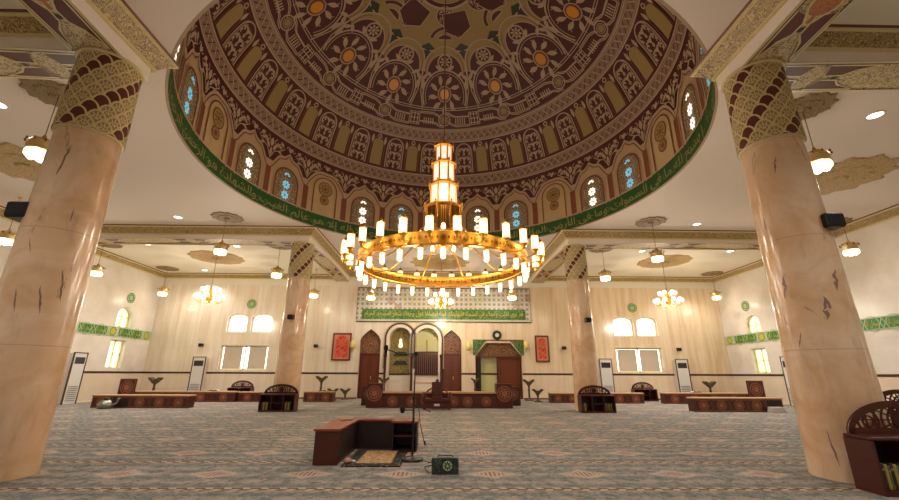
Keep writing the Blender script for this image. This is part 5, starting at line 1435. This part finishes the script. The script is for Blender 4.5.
def star_roundel(p, S_n, label, r=.24):
    S = S_n; q = MB(); q.disc(S, 0, 0, r, .015, 'side_pale', 24); q.circ(S, 0, 0, r*.95, r*.14, .022, 'side_green', 24)
    for j in range(2): q.stroke(S, [(r*.72*math.cos(PI*i/2+j*PI/4), r*.72*math.sin(PI*i/2+j*PI/4)) for i in range(4)], r*.14, .026+.003*j, 'side_green', True)
    q.disc(S, 0, 0, r*.22, .03, 'side_gold', 10)
    for i in range(24): a_, b_ = 2*PI*i/24, 2*PI*(i+1)/24; q.face([S(r*math.cos(a_), r*math.sin(a_), 0), S(r*math.cos(b_), r*math.sin(b_), 0), S(r*math.cos(b_), r*math.sin(b_), .015), S(r*math.cos(a_), r*math.sin(a_), .015)], 'side_pale')
    tag(q.build('star_roundel'), label, 'roundel')
for px, py, lb in ((252, 304, 'green star roundel above the left back windows'), (632, 308, 'green star roundel above the right back windows')):
    p = onY(px, py, YB); star_roundel(p, plane(p, (1, 0, 0), (0, 0, 1), (0, -1, 0)), lb)
p = onX(131, 298, XL); star_roundel(p, plane(p, (0, 1, 0), (0, 0, 1), (1, 0, 0)), 'pale green star roundel on the left side wall')
p = onX(745.5, 306, XR); star_roundel(p, plane(p, (0, 1, 0), (0, 0, 1), (-1, 0, 0)), 'pale green star roundel on the right side wall')
# ------------------------------------------------------------------ light
def light(kind, name, loc_, power, col, size=.1, **k):
    l = bpy.data.lights.new(name, kind); l.energy = power; l.color = col
    if kind in ('POINT', 'SPOT'): l.shadow_soft_size = size
    if kind == 'AREA': l.size = size
    for a, v in k.items(): setattr(l, a, v)
    o = bpy.data.objects.new(name, l); COL.objects.link(o); o.location = loc_; return o
WARM = (1., .86, .70); WHITE = (1., .97, .94)
for j in range(8):
    a = 2*PI*(j+.5)/8; light('POINT', 'chandelier_light', (XC+2.95*math.cos(a), CYC+2.95*math.sin(a), CZ+.2), 26, WARM, .12)
for j in range(6):
    a = 2*PI*j/6; light('POINT', 'chandelier_inner_light', (XC+1.5*math.cos(a), CYC+1.5*math.sin(a), CZ-.45), 22, WARM, .12)
light('POINT', 'tower_light', (XC, CYC-.9, CZ+2.0), 15, (1., .8, .6), .2); light('POINT', 'tower_light', (XC, CYC+.9, CZ+2.0), 15, (1., .8, .6), .2)
for p, e in LAMPS: light('POINT', 'lantern_light', (p[0], p[1], p[2]-.5), e*1.8, (1., .88, .7), .12)
for p in DL_: light('SPOT', 'downlight_beam', p, 150, WHITE, .1, spot_size=R(125), spot_blend=.6)
# added spots without fittings: mirrored near the camera, others over aisles and far bays
for x, y, z in ((-10, 2.2, 6.3), (10, 2.2, 6.3), (-7.5, 2.2, 6.3), (7.5, 2.2, 6.3), (0, 1.2, 6.4), (-3, 1.8, 6.4), (3, 1.8, 6.4), (-12, 8.5, 6.4), (12, 8.5, 6.4), (-12, 13.5, 6.4), (12, 13.5, 6.4), (-3, 19.5, 6.4), (3, 19.5, 6.4), (12.5, 20, 6.1), (8, 17.5, 6.1)):
    light('SPOT', 'downlight_beam', (x, y, z-.02), 150, WHITE, .1, spot_size=R(125), spot_blend=.6)
W = bpy.data.worlds.new('world'); SC.world = W; W.use_nodes = True
W.node_tree.nodes['Background'].inputs[0].default_value = (.75, .85, 1, 1); W.node_tree.nodes['Background'].inputs[1].default_value = .6
SC.view_settings.view_transform = 'Standard'; SC.view_settings.look = 'None'; SC.view_settings.gamma = 1; SC.view_settings.use_curve_mapping = False
SC.view_settings.exposure = 0.74
